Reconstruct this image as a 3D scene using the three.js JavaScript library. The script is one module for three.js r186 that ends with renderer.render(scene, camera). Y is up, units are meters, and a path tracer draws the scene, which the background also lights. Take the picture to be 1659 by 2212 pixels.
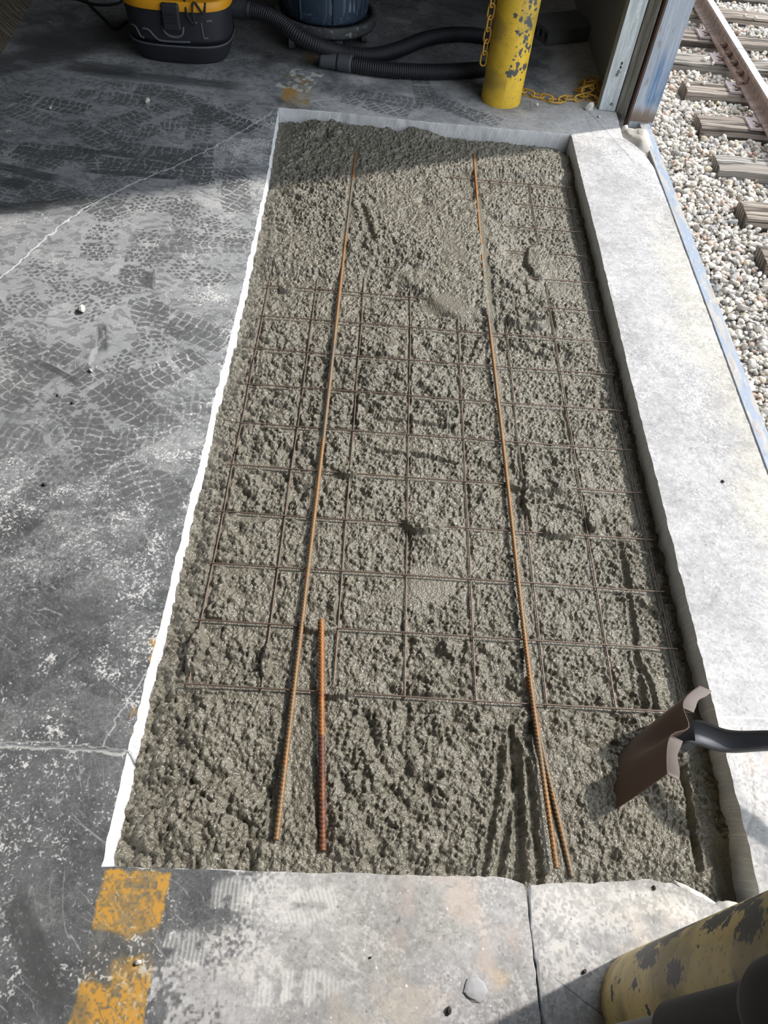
import * as THREE from 'three';
import { RoundedBoxGeometry } from 'three/addons/geometries/RoundedBoxGeometry.js';
import { mergeGeometries, mergeVertices } from 'three/addons/utils/BufferGeometryUtils.js';

// ---------------------------------------------------------------- camera, sky, sun, exposure
const scene = new THREE.Scene();
const camera = new THREE.PerspectiveCamera(2 * Math.atan(1106 / 1630) * 180 / Math.PI, 1659 / 2212, 0.05, 120);
camera.position.set(0.3249, 1.4482, 0.6673);
camera.rotation.order = 'YXZ';
camera.rotation.set(-0.91402, -0.06293, 0.11666);
camera.updateMatrixWorld(true);

const toSun = new THREE.Vector3(1, 1.12, -0.45).normalize();
scene.background = new THREE.Color().setRGB(2.4, 2.56, 2.78);   // even, hazy summer sky

const sun = new THREE.DirectionalLight(0xfff7ee, 5.1);
sun.name = 'sun';
sun.target.position.set(0.3, 0, -1.2); sun.position.copy(toSun).multiplyScalar(12).add(sun.target.position);
sun.castShadow = true; sun.shadow.mapSize.set(4096, 4096); sun.shadow.radius = 3.4;
Object.assign(sun.shadow.camera, { left: -5, right: 5, top: 5, bottom: -5, near: 1, far: 30 });
scene.add(sun, sun.target);

const renderer = new THREE.WebGLRenderer({ antialias: true });
renderer.toneMapping = THREE.LinearToneMapping;
renderer.toneMappingExposure = 0.95;
renderer.shadowMap.enabled = true;

// ---------------------------------------------------------------- helpers
function rng(seed) { let a = seed >>> 0; return () => { a = (a + 0x6D2B79F5) >>> 0; let t = a; t = Math.imul(t ^ (t >>> 15), t | 1); t ^= t + Math.imul(t ^ (t >>> 7), t | 61); return ((t ^ (t >>> 14)) >>> 0) / 4294967296; }; }
const TAB = new Float32Array(65536); { const r = rng(77); for (let i = 0; i < 65536; i++) TAB[i] = r(); }
function vn(x, y) {                                   // value noise 0..1
  const ix = Math.floor(x), iy = Math.floor(y); let fx = x - ix, fy = y - iy;
  fx = fx * fx * (3 - 2 * fx); fy = fy * fy * (3 - 2 * fy);
  const a = (iy & 255) << 8, b = ((iy + 1) & 255) << 8, c = ix & 255, d = (ix + 1) & 255;
  const p = TAB[a + c], q = TAB[a + d], r = TAB[b + c], s = TAB[b + d];
  return p + (q - p) * fx + (r - p + (p - q - r + s) * fx) * fy;
}
function fbm(x, y, o = 4) { let s = 0, a = 0.5, n = 0; for (let i = 0; i < o; i++) { s += a * vn(x, y); n += a; x = x * 2.03 + 17.3; y = y * 2.03 + 5.1; a *= 0.5; } return s / n; }
function ridge(x, y, o = 3) { let s = 0, a = 0.5, n = 0; for (let i = 0; i < o; i++) { s += a * (1 - Math.abs(2 * vn(x, y) - 1)); n += a; x = x * 2.1 + 9.7; y = y * 2.1 + 3.3; a *= 0.5; } return s / n; }
const sst = (a, b, x) => { const t = Math.min(1, Math.max(0, (x - a) / (b - a))); return t * t * (3 - 2 * t); };
const mix = (a, b, t) => a + (b - a) * t;
const hyp = (a, b) => Math.sqrt(a * a + b * b);
const V = (x, y, z) => new THREE.Vector3(x, y, z);
const used = {};
function numbered(n) { const k = used[n] = (used[n] ?? -1) + 1; return k ? n + '_' + String(k).padStart(3, '0') : n; }
function shade(o) { o.traverse((m) => { if (m.isMesh) { m.castShadow = true; m.receiveShadow = true; } }); return o; }
function thing(name, label, category, pos = [0, 0, 0], turn = 0, group) {
  const o = new THREE.Group(); o.name = numbered(name); o.position.set(...pos); o.rotation.y = turn;
  o.userData = { label, category }; if (group) o.userData.group = group; scene.add(o); return o;
}
function part(name, geo, mat, parent, label) { const m = new THREE.Mesh(geo, mat); m.name = name; m.castShadow = m.receiveShadow = true; if (label) m.userData.label = label; parent.add(m); return m; }
function single(name, geo, mat, label, category, group) { const m = new THREE.Mesh(geo, mat); m.name = numbered(name); m.castShadow = m.receiveShadow = true; m.userData = { label, category }; if (group) m.userData.group = group; scene.add(m); return m; }
function struct(name, geo, mat, parent = scene) { const m = geo ? new THREE.Mesh(geo, mat) : new THREE.Group(); m.name = name; m.castShadow = m.receiveShadow = true; if (parent === scene) m.userData.kind = 'structure'; parent.add(m); return m; }
function box(x0, x1, y0, y1, z0, z1) { const g = new THREE.BoxGeometry(x1 - x0, y1 - y0, z1 - z0); g.translate((x0 + x1) / 2, (y0 + y1) / 2, (z0 + z1) / 2); return g; }
function rbox(w, h, d, r, x = 0, y = 0, z = 0, seg = 2) { const g = new RoundedBoxGeometry(w, h, d, seg, r); g.translate(x, y, z); return g; }
function cyl(r0, r1, h, n = 24, x = 0, y = 0, z = 0, open = false) { const g = new THREE.CylinderGeometry(r1, r0, h, n, 1, open); g.translate(x, y + h / 2, z); return g; }
function std(o) { return new THREE.MeshStandardMaterial(o); }
const srgb = (r, g, b) => new THREE.Color().setRGB(r / 255, g / 255, b / 255, THREE.SRGBColorSpace);
const lin = (v) => { v /= 255; return v <= 0.04045 ? v / 12.92 : Math.pow((v + 0.055) / 1.055, 2.4); };

// a swept tube whose radius may change with length and angle
function sweep(pts, radius, sides, step, closed = false, radFn = null, colFn = null) {
  const curve = pts.isCurve ? pts : new THREE.CatmullRomCurve3(pts, closed, 'centripetal');
  const L = curve.getLength(), n = Math.max(2, Math.round(L / step));
  const fr = curve.computeFrenetFrames(n, closed), pos = [], idx = [], col = [], P = V(0, 0, 0);
  for (let i = 0; i <= n; i++) {
    curve.getPointAt(Math.min(1, i / n), P); const s = i / n * L;
    for (let k = 0; k < sides; k++) {
      const a = k / sides * Math.PI * 2, r = radFn ? radFn(s, a, L) : radius, ca = Math.cos(a) * r, sa = Math.sin(a) * r, N = fr.normals[i], B = fr.binormals[i];
      pos.push(P.x + N.x * ca + B.x * sa, P.y + N.y * ca + B.y * sa, P.z + N.z * ca + B.z * sa);
      if (colFn) col.push(...colFn(s, a, L));
    }
  }
  for (let i = 0; i < n; i++) for (let k = 0; k < sides; k++) { const a = i * sides + k, b = i * sides + (k + 1) % sides, c = a + sides, d = b + sides; idx.push(a, c, b, b, c, d); }
  if (!closed) for (const [row, flip] of [[0, 0], [n, 1]]) {
    const c = pos.length / 3; curve.getPointAt(row / n, P); pos.push(P.x, P.y, P.z); if (colFn) col.push(...colFn(row / n * L, 0, L));
    for (let k = 0; k < sides; k++) { const a = row * sides + k, b = row * sides + (k + 1) % sides; flip ? idx.push(c, b, a) : idx.push(c, a, b); }
  }
  const g = new THREE.BufferGeometry(); g.setAttribute('position', new THREE.Float32BufferAttribute(pos, 3)); g.setIndex(idx);
  if (colFn) g.setAttribute('color', new THREE.Float32BufferAttribute(col, 3));
  g.computeVertexNormals(); return g;
}
// loft through super-ellipse rings [y, half width, half depth, exponent]
function superLoft(rings, sides = 64, x = 0, z = 0, cap = true) {
  const pos = [], idx = [];
  rings.forEach(([y, a, b, e]) => { for (let k = 0; k < sides; k++) { const t = k / sides * 2 * Math.PI, c = Math.cos(t), s = Math.sin(t); pos.push(x + a * Math.sign(c) * Math.abs(c) ** (2 / e), y, z + b * Math.sign(s) * Math.abs(s) ** (2 / e)); } });
  for (let i = 0; i + 1 < rings.length; i++) for (let k = 0; k < sides; k++) { const a = i * sides + k, b = i * sides + (k + 1) % sides, c = a + sides, d = b + sides; idx.push(a, c, b, b, c, d); }
  if (cap) for (const [row, flip] of [[0, 0], [rings.length - 1, 1]]) { const c = pos.length / 3; pos.push(x, rings[row][0], z); for (let k = 0; k < sides; k++) { const a = row * sides + k, b = row * sides + (k + 1) % sides; flip ? idx.push(c, b, a) : idx.push(c, a, b); } }
  const g = new THREE.BufferGeometry(); g.setAttribute('position', new THREE.Float32BufferAttribute(pos, 3)); g.setIndex(idx); g.computeVertexNormals(); return g;
}
function jitterGeo(g, amp, freq, seed = 0) {              // lumpy displacement of a welded geometry
  g.deleteAttribute('uv'); g.deleteAttribute('normal'); g = mergeVertices(g, 1e-5); g.computeVertexNormals();
  const p = g.attributes.position, n = g.attributes.normal;
  for (let i = 0; i < p.count; i++) { const x = p.getX(i), y = p.getY(i), z = p.getZ(i), d = amp * (fbm(x * freq + z * freq * 0.7 + seed, y * freq - z * freq * 0.6 + seed * 1.7, 3) - 0.5) * 2; p.setXYZ(i, x + n.getX(i) * d, y + n.getY(i) * d, z + n.getZ(i) * d); }
  g.computeVertexNormals(); return g;
}
function stoneGeo(seed, detail = 1, flat = 0.7) {
  const r = rng(seed); let g = new THREE.IcosahedronGeometry(0.5, detail); g.deleteAttribute('uv'); g.deleteAttribute('normal'); g = mergeVertices(g, 1e-4);
  const cuts = []; for (let i = 0; i < 7; i++) cuts.push([V(r() - 0.5, r() - 0.5, r() - 0.5).normalize(), 0.3 + 0.16 * r()]);
  const p = g.attributes.position, v = V(0, 0, 0);
  for (let i = 0; i < p.count; i++) {
    v.fromBufferAttribute(p, i); v.multiplyScalar(0.9 + 0.2 * r());
    for (const [n, d] of cuts) { const e = v.dot(n) - d; if (e > 0) v.addScaledVector(n, -e * 0.85); }
    p.setXYZ(i, v.x, v.y * flat, v.z * 0.85);
  }
  g.computeVertexNormals(); return g;
}

// ---------------------------------------------------------------- computed textures
function dataTex(w, h, fn, color = true, wrap = THREE.RepeatWrapping) {
  const d = new Uint8Array(w * h * 4); let k = 0;
  for (let j = 0; j < h; j++) for (let i = 0; i < w; i++) { const c = fn(i, j); if (c.length) { d[k] = c[0]; d[k + 1] = c[1]; d[k + 2] = c[2]; } else d[k] = d[k + 1] = d[k + 2] = c; d[k + 3] = 255; k += 4; }
  const t = new THREE.DataTexture(d, w, h, THREE.RGBAFormat); if (color) t.colorSpace = THREE.SRGBColorSpace;
  t.magFilter = THREE.LinearFilter; t.minFilter = THREE.LinearMipmapLinearFilter; t.generateMipmaps = true; t.wrapS = t.wrapT = wrap; t.needsUpdate = true; return t;
}
// the floor's colour is a function of the place; marks are stamped on top of it
const cl = (v) => v < 0 ? 0 : v > 255 ? 255 : v;
function floorBase(x, z, out) {
  const wa = vn(x * 9, z * 9), wb = vn(x * 9 + 40, z * 9 + 9), wx = x + 0.06 * (wa - 0.5) + 0.012 * (vn(x * 55, z * 55) - 0.5), wz = z + 0.06 * (wb - 0.5) + 0.012 * (vn(x * 55 + 8, z * 55) - 0.5);
  const g1 = vn(x * 60, z * 60) * 0.6 + vn(x * 130 + 5, z * 130) * 0.4, g2 = fbm(x * 9 + 1, z * 9, 3), g3 = vn(x * 420, z * 420), g4 = vn(x * 210 + 3, z * 210), big = fbm(x * 1.7 + 4, z * 1.7, 2), mid = fbm(wx * 17 + 50, wz * 17, 3), den = fbm(x * 2.7 + 7, z * 2.7 + 1, 3);
  // bare light slab by the doorway versus dark sealed floor
  const edge = 0.3 * (g2 - 0.5) + 0.16 * (mid - 0.5);
  let bare = x > 1.06 && z > -2.45 ? 1 : z > 0.2 ? sst(-0.035, 0.035, x - 0.10 - 0.13 * sst(0.54, 0.47, z) + 0.24 * (g2 - 0.5) + 0.26 * (mid - 0.5) + 0.12 * (g4 - 0.5)) : 0;
  if (z < -2.44) bare = Math.max(sst(0.98, 1.16, x + 0.4 * edge), 0.95 * sst(-0.1, 0.5, x + edge) * sst(-3.0, -2.5, z + edge + 0.5 * (big - 0.5)));
  // dark sealed floor with its film of dust
  let r = 80 + 26 * (g1 - 0.5) + 38 * (g2 - 0.5) + 18 * (g3 - 0.5), g = r + 2, b = r + 4;
  const zone = sst(0.25, -0.75, z) * (z < -2.5 ? mix(1, 0.3, sst(-2.5, -3.0, z + 0.3 * (g2 - 0.5))) : 1);
  const broken = sst(0.50, 0.62, 0.55 * vn(wx * 42 + 5, wz * 74) + 0.45 * vn(wx * 90, wz * 120) + 0.12 * (den - 0.5));
  const near = sst(-0.75, -0.15, z), film = (0.14 + 0.78 * zone) * sst(0.20, 0.42, fbm(wx * 4.5 + 2, wz * 6 + 11, 3) + 0.26 * zone - 0.08) * (1 - 0.4 * broken) * mix(1, sst(0.36, 0.62, 0.5 * mid + 0.3 * g4 + 0.2 * g3), near);
  const fr = 148 + 30 * (g2 - 0.5) + 18 * (g1 - 0.5) + 16 * (g3 - 0.5) + 24 * (big - 0.5);
  r = mix(r, fr, film); g = mix(g, fr + 3, film); b = mix(b, fr + 6, film);
  // white grinding dust: grains that gather in clusters, smears, scratches
  const heap = den + (x < 0 && z > -2.46 ? 0.30 * sst(-0.6, -0.08, x) * sst(-0.25, -0.6, z) : 0) + (0.13 + 0.12 * sst(-0.2, 0.1, z)) * near * sst(0.4, 0.3, x) - (z < -2.6 ? 0.1 : 0), grain = 0.5 * g4 + 0.5 * g3;
  const fl = sst(0.0, 0.13, 0.58 * mid + 0.42 * grain - (0.745 - 0.42 * (heap - 0.42)));
  const fl2 = 0.62 * sst(0.0, 0.10, 0.34 * mid + 0.66 * grain - (0.70 - 0.30 * (heap - 0.42)) + 0.05 * (g2 - 0.5));
  const smear = 0.5 * (1 - 0.6 * near) * sst(0.56, 0.70, fbm(wx * 8 + 90, wz * 11 + 4, 3)) * sst(0.48, 0.6, heap) * (0.3 + 0.7 * grain);
  const scr = sst(0.955, 0.985, 1 - Math.abs(2 * vn(x * 7 + z * 9, (z - 0.6 * x) * 95) - 1)) * sst(0.55, 0.7, vn(x * 16, z * 16 + 3)) * 0.4 + sst(0.96, 0.985, 1 - Math.abs(2 * vn((x + z) * 6, (x - 0.4 * z) * 90 + 7) - 1)) * sst(0.55, 0.7, vn(x * 15 + 9, z * 15)) * 0.35;
  const w = Math.min(1, Math.max(fl * 0.84, fl2, smear, scr)), wc = 200 + 40 * (g3 - 0.5);
  r = mix(r, wc, w); g = mix(g, wc, w); b = mix(b, wc - 1, w);
  if (bare > 0.001) {                                         // bare slab
    let l = 166 + 30 * (g2 - 0.5) + 30 * (g1 - 0.5) + 22 * (big - 0.5) + 34 * (grain - 0.5), pit = sst(0.80, 0.88, vn(x * 170 + 31, z * 170)) * g4;
    if (x > 1.06 && z > -2.45) l -= 2; else if (z > 0.2) l -= 13; else if (z < -2.44) l += 16;
    const q = sst(0.0, 0.16, 0.5 * mid + 0.5 * grain - 0.56 + 0.3 * (0.5 - den)); l = mix(l, 206 + 20 * (g3 - 0.5), q * (z > 0.2 ? 0.3 : 0.5)); l -= 34 * pit; l = mix(l, 226, scr * 0.7);
    const warm = sst(1.25, 1.37, x + 0.5 * edge) * sst(-2.2, -1.6, z) * sst(0.1, -0.4, z) + (z > 0.3 ? 0.5 * sst(0.15, 0.5, x + edge) * sst(0.42, 0.6, fbm(x * 3.4 + 9, z * 3.4, 2)) : 0);
    r = mix(r, l + 3 * warm, bare); g = mix(g, l + 1 * warm, bare); b = mix(b, l + 1 - 7 * warm, bare);
  }
  out[0] = r; out[1] = g; out[2] = b; out[3] = Math.min(1, 0.7 * w * (1 - bare) + 0.3 * g1 + 0.25 * grain);
}
class FloorTex {
  constructor(x0, x1, z0, z1, w, h) {
    Object.assign(this, { x0, x1, z0, z1, w, h }); this.c = new Float32Array(w * h * 4); const o = [0, 0, 0, 0]; let k = 0;
    for (let j = 0; j < h; j++) for (let i = 0; i < w; i++, k += 4) { floorBase(x0 + (i + 0.5) / w * (x1 - x0), z0 + (j + 0.5) / h * (z1 - z0), o); this.c[k] = o[0]; this.c[k + 1] = o[1]; this.c[k + 2] = o[2]; this.c[k + 3] = o[3]; }
  }
  // paint inside a turned rectangle: fn(u, v) in metres along the rectangle's axes -> cover 0..1
  stamp(cx, cz, turn, hu, hv, rgb, fn) {
    const R = Math.hypot(hu, hv), { x0, x1, z0, z1, w, h, c } = this, ct = Math.cos(turn), s = Math.sin(turn), sx = w / (x1 - x0), sz = h / (z1 - z0);
    const i0 = Math.max(0, Math.floor((cx - R - x0) * sx)), i1 = Math.min(w - 1, Math.ceil((cx + R - x0) * sx)), j0 = Math.max(0, Math.floor((cz - R - z0) * sz)), j1 = Math.min(h - 1, Math.ceil((cz + R - z0) * sz));
    for (let j = j0; j <= j1; j++) for (let i = i0; i <= i1; i++) {
      const x = x0 + (i + 0.5) / sx, z = z0 + (j + 0.5) / sz, dx = x - cx, dz = z - cz, u = dx * ct + dz * s, v = -dx * s + dz * ct;
      if (Math.abs(u) > hu || Math.abs(v) > hv) continue;
      const a = fn(u, v, x, z); if (a <= 0) continue; const k = (j * w + i) * 4;
      c[k] = mix(c[k], rgb[0], a); c[k + 1] = mix(c[k + 1], rgb[1], a); c[k + 2] = mix(c[k + 2], rgb[2], a); c[k + 3] = mix(c[k + 3], rgb[3] ?? 0.3, a);
    }
  }
  textures() {
    const { w, h, c } = this;
    return { map: dataTex(w, h, (i, j) => { const k = (j * w + i) * 4; return [cl(c[k]), cl(c[k + 1]), cl(c[k + 2])]; }, true, THREE.ClampToEdgeWrapping), bumpMap: dataTex(w, h, (i, j) => cl(c[(j * w + i) * 4 + 3] * 200), false, THREE.ClampToEdgeWrapping) };
  }
}
const marks = [];                                           // applied to every floor texture that they touch
const stamp = (...a) => marks.push(a);
function stroke(points, width, rgb, alpha = 1, wob = 0.004, freq = 30) {   // a wandering line
  for (let i = 0; i + 1 < points.length; i++) {
    const [ax, az] = points[i], [bx, bz] = points[i + 1], L = Math.hypot(bx - ax, bz - az), t = Math.atan2(bz - az, bx - ax);
    stamp((ax + bx) / 2, (az + bz) / 2, t, L / 2 + 0.001, width * 2 + wob, rgb, (u, v, x, z) => { const o = wob * (2 * fbm(x * freq, z * freq, 3) - 1), q = Math.abs(v - o) / width; return alpha * (1 - sst(0.6, 1.1, q)) * (0.65 + 0.35 * vn(x * 300, z * 300)); });
  }
}
function solePrint(cx, cz, turn, kind, alpha, seed, L = 0.15) {          // dust lifted by a boot sole: dark lugs
  const W = 0.053, fr = (v) => v - Math.floor(v);
  stamp(cx, cz, turn, L, W, [78, 80, 81, 0.1], (u, v, x, z) => {
    const n1 = vn(x * 45 + seed, z * 45), n2 = vn(x * 45 + 9, z * 45 + seed), n3 = vn(x * 150, z * 150 + seed), s = u / L, half = W * (s > -0.35 ? 1 - 0.5 * Math.abs(s - 0.3) ** 2.2 : 0.8), e = Math.abs(v) - half + 0.008 * (n1 - 0.5);
    if (e > 0 || Math.abs(s) > 0.97 || (s < -0.34 && s > -0.46)) return 0;
    const uu = u + 0.013 * (n1 - 0.5), vv = v + 0.013 * (n2 - 0.5); let a;
    if (kind === 0) { const p = fr((uu + 0.22 * Math.abs(vv)) / 0.027), q = fr(vv / 0.035 + 0.5); a = p > 0.2 && q > 0.12 ? 1 : 0; }
    else if (kind === 1) { const row = Math.floor(uu / 0.017), p = fr(uu / 0.017), q = fr((vv + (row & 1) * 0.01) / 0.02), h = TAB[(row * 37 + Math.floor((vv + (row & 1) * 0.01) / 0.02) * 113 + 4096) & 65535]; a = h > 0.25 && Math.abs(p - 0.5) < 0.2 + 0.26 * h && Math.abs(q - 0.5) < 0.18 + 0.26 * n2 ? 1 : 0; }
    else { const p = fr((uu * 0.8 + vv * 0.6) / 0.021), q = fr((uu * 0.6 - vv * 0.8) / 0.042); a = p > 0.3 && q > 0.14 ? 1 : 0; }
    return a * alpha * sst(0, -0.003, e) * sst(0.16, 0.36, 0.6 * vn(x * 18 + seed, z * 18) + 0.4 * n3) * (0.8 + 0.2 * n3);
  });
}
{ // prints seen in the photograph, then the trampled field around them
  const R = rng(5);
  for (const [x, z, t, k, a] of [[-0.28, -2.33, 0.5, 0, 0.95], [-0.37, -2.29, 1.5, 0, 0.7], [-0.52, -2.47, 0.3, 2, 0.8], [-0.62, -2.28, 2.3, 0, 0.8], [-0.56, -2.18, 2.5, 2, 0.75], [-0.75, -2.42, 0.1, 0, 0.7], [-0.95, -2.33, 0.2, 0, 0.85], [-1.05, -2.25, 0.5, 0, 0.6], [-0.62, -2.52, 0.1, 0, 0.6], [-0.72, -2.1, 0.6, 0, 0.85], [-0.47, -2.03, 0.15, 0, 0.85], [-0.83, -1.98, 0.05, 0, 0.9], [-0.93, -1.95, 0.3, 0, 0.8], [-0.68, -1.93, 0.6, 2, 0.8], [-0.51, -1.92, 0.1, 0, 0.9], [-0.32, -1.98, 1.5, 0, 0.8], [-0.27, -1.9, 0.2, 1, 0.8], [-0.17, -1.83, 1.4, 2, 0.7], [-0.8, -1.72, 0.3, 2, 0.75], [-0.62, -1.66, 0.2, 2, 0.8],
    [-0.45, -1.7, 0.1, 1, 0.9], [-0.3, -1.62, 1.2, 1, 0.8], [-0.2, -1.6, 0.7, 1, 0.8], [-0.55, -1.5, 1.5, 1, 0.9], [-0.4, -1.4, 1.5, 1, 0.85], [-0.25, -1.35, 0.4, 1, 0.8], [-0.6, -1.25, 0.4, 1, 0.8], [-0.45, -1.2, 2.0, 1, 0.8], [-0.68, -1.12, 2.6, 1, 0.8], [-0.33, -1.15, 1.1, 2, 0.7], [-0.2, -1.08, 0.5, 0, 0.7], [-0.28, -0.98, 2.2, 1, 0.85], [-0.62, -0.92, 0.5, 2, 0.7], [-0.24, -0.86, 2.4, 0, 0.8], [-0.34, -0.78, 0.6, 0, 0.85], [-0.45, -0.72, 0.2, 1, 0.7], [-0.2, -0.68, 2.4, 2, 0.6], [-0.52, -0.6, 2.7, 2, 0.6], [-0.35, -0.55, 2.5, 1, 0.7], [-0.22, -0.5, 0.4, 2, 0.7],
    [0.35, -2.62, 0.15, 0, 0.6], [0.3, -2.55, 0.3, 2, 0.6], [0.5, -2.72, 1.4, 0, 0.6], [0.62, -2.6, 0.6, 0, 0.65], [0.68, -2.55, 0.4, 2, 0.5], [0.18, -2.64, 0.4, 1, 0.5]]) solePrint(x, z, t, k, a, x * 31 + z * 17);
  for (let i = 0; i < 12; i++) solePrint(-0.12 - 0.85 * R(), -2.4 + 1.95 * R(), R() * 3.1, Math.floor(R() * 3), 0.5 + 0.35 * R(), i * 7.7);
  // long smudges where boots slid
  for (const [x, z, t, L, W] of [[-0.66, -2.0, 0.05, 0.13, 0.02], [-0.55, -1.87, 0.0, 0.2, 0.016], [-0.9, -1.83, 0.25, 0.16, 0.03], [-1.0, -1.77, 0.2, 0.17, 0.035], [-0.88, -1.6, -0.3, 0.16, 0.04], [-0.5, -0.85, 0.5, 0.09, 0.012], [-0.42, -1.0, 1.3, 0.07, 0.018], [-0.35, -1.28, 1.4, 0.05, 0.02], [-0.6, -2.62, 0.03, 0.4, 0.05], [-1.15, -2.7, 2.4, 0.25, 0.12], [-0.85, -2.66, 0.06, 0.18, 0.07], [-1.0, -2.95, 2.5, 0.35, 0.16], [-0.15, 0.5, 0.9, 0.12, 0.03], [-0.3, 0.42, 0.7, 0.12, 0.035]])
    stamp(x, z, t, L, W, [58, 60, 61, 0.1], (u, v, x, z) => 0.8 * (1 - sst(0.5, 1, Math.abs(v) / W + 0.4 * (fbm(u * 12, v * 160, 3) - 0.5))) * (1 - sst(0.6, 1, Math.abs(u) / L)) * (0.55 + 0.45 * vn(u * 18, v * 260)));
  // swept ridges of dust in front of the vacuum
  for (const [p, w, a] of [[[[-1.2, -2.66], [-0.95, -2.6], [-0.5, -2.58], [-0.15, -2.55]], 0.03, 0.28], [[[-0.3, -2.72], [-0.12, -2.5]], 0.03, 0.3]]) stroke(p, w, [170, 174, 178, 0.7], a, 0.02, 24);
  // dust-filled cracks
  stroke([[-0.108, -2.427], [-0.16, -2.32], [-0.28, -2.12], [-0.41, -1.94], [-0.5, -1.84], [-0.63, -1.66], [-0.68, -1.55], [-0.75, -1.33], [-0.79, -1.2]], 0.003, [216, 219, 222, 0.6], 0.95, 0.009, 45);
  stroke([[-0.5, -1.84], [-0.6, -1.7], [-0.63, -1.62]], 0.003, [205, 207, 208, 0.6], 0.6, 0.004);
  stroke([[0.0, -2.52], [0.05, -2.55], [0.14, -2.585]], 0.003, [215, 217, 219, 0.6], 0.8, 0.004);
  stroke([[0.05, -2.55], [0.1, -2.48]], 0.003, [215, 217, 219, 0.6], 0.7, 0.004);
  stroke([[-0.3, -1.8], [-0.19, -1.74]], 0.003, [205, 208, 210, 0.6], 0.5, 0.006, 50);
  stroke([[-0.11, -1.62], [-0.22, -1.5]], 0.0025, [205, 208, 210, 0.6], 0.5, 0.006, 50);
  stroke([[-0.42, -1.03], [-0.43, -0.92], [-0.41, -0.84]], 0.005, [205, 208, 210, 0.6], 0.4, 0.012, 60);
    stroke([[-0.075, 0.0], [-0.11, 0.1], [-0.125, 0.16]], 0.0018, [205, 207, 208, 0.6], 0.6, 0.006, 50);
  stroke([[-0.9, 0.1725], [-0.5, 0.1725], [-0.08, 0.1725]], 0.004, [206, 206, 202, 0.8], 0.7, 0.012, 34);
  stroke([[-0.9, 0.162], [-0.5, 0.162], [-0.08, 0.162]], 0.002, [200, 200, 198, 0.8], 0.5, 0.007, 50);
  // dark hairline cracks in the light slab
  stroke([[1.2, -2.68], [1.24, -2.55], [1.3, -2.36], [1.33, -2.25]], 0.0022, [112, 112, 114, 0], 0.7, 0.004);
  stroke([[1.185, -2.66], [1.19, -2.5], [1.18, -2.3]], 0.0018, [130, 130, 132, 0], 0.6, 0.003);
  stroke([[0.955, -2.72], [0.95, -2.66]], 0.002, [90, 90, 94, 0], 0.7, 0.003);
  stroke([[0.7, 0.5], [0.74, 0.53], [0.79, 0.56], [0.84, 0.6]], 0.0014, [95, 94, 94, 0], 0.8, 0.004);
  stroke([[1.1, 0.27], [1.13, 0.21], [1.145, 0.14], [1.15, 0.05]], 0.003, [135, 132, 128, 0], 0.75, 0.006);
  stroke([[1.1, 0.03], [1.22, 0.028], [1.4, 0.03]], 0.0025, [215, 204, 196, 0.4], 0.7, 0.002);
  // rough spalled white skin along the near edges
  for (const [x, z, t, hu, hv] of [[0.77, 0.405, 0.2, 0.1, 0.04], [0.72, 0.42, 0.9, 0.06, 0.05], [0.9, 0.385, 0.1, 0.12, 0.022], [0.985, 0.42, 0.35, 0.09, 0.025], [0.745, 0.49, 0.15, 0.09, 0.035], [0.22, 0.4, 1.2, 0.05, 0.05], [0.2, 0.5, 0.2, 0.08, 0.04], [1.13, 0.13, 1.3, 0.13, 0.035], [1.16, -2.42, 0.7, 0.08, 0.05], [1.02, -2.47, 0.0, 0.09, 0.018], [1.36, -2.3, 1.1, 0.16, 0.03]])
    stamp(x, z, t, hu * 1.3, hv * 1.3, [204, 202, 198, 1], (u, v, x, z) => 0.6 * (1 - sst(0.7, 1.05, Math.hypot(u / hu, v / hv) + 0.8 * (fbm(x * 22, z * 22, 3) - 0.5))) * (0.2 + 0.8 * sst(0.38, 0.62, 0.5 * fbm(x * 110, z * 110, 2) + 0.5 * vn(x * 240, z * 240))));
  // comb marks of the trowel left in white slurry
  for (const [x, z, t, hu, hv] of [[0.165, 0.405, 1.57, 0.032, 0.045], [0.1, 0.49, 1.57, 0.03, 0.05], [0.235, 0.55, 1.57, 0.02, 0.035], [0.3, 0.535, 1.57, 0.03, 0.06], [0.29, 0.42, 1.2, 0.035, 0.06]])
    stamp(x, z, t, hu * 1.2, hv * 1.2, [205, 205, 202, 0.9], (u, v, x, z) => 0.6 * sst(0.3, 0.55, fbm(x * 60, z * 60, 2)) * (1 - sst(0.75, 1.1, Math.hypot(u / hu, v / hv) + 0.7 * (fbm(x * 30, z * 30, 3) - 0.5))) * (0.5 + 0.5 * sst(0.25, 0.75, (((v + 0.003 * vn(x * 80, z * 80)) / 0.0075) % 1 + 1) % 1)));
  // rusty and pink stains on the light slab
  for (const [x, z, r, c] of [[0.55, 0.44, 0.16, [190, 172, 160]], [0.42, 0.55, 0.12, [176, 166, 150]], [0.63, 0.53, 0.06, [196, 172, 140]], [0.9, 0.45, 0.1, [196, 184, 172]], [1.17, 0.1, 0.07, [196, 172, 152]]])
    stamp(x, z, 0, r, r, [...c, 0.2], (u, v, x, z) => 0.5 * (1 - sst(0.3, 1, Math.hypot(u, v) / r)) * sst(0.4, 0.65, fbm(x * 18, z * 18, 4)));
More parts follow.
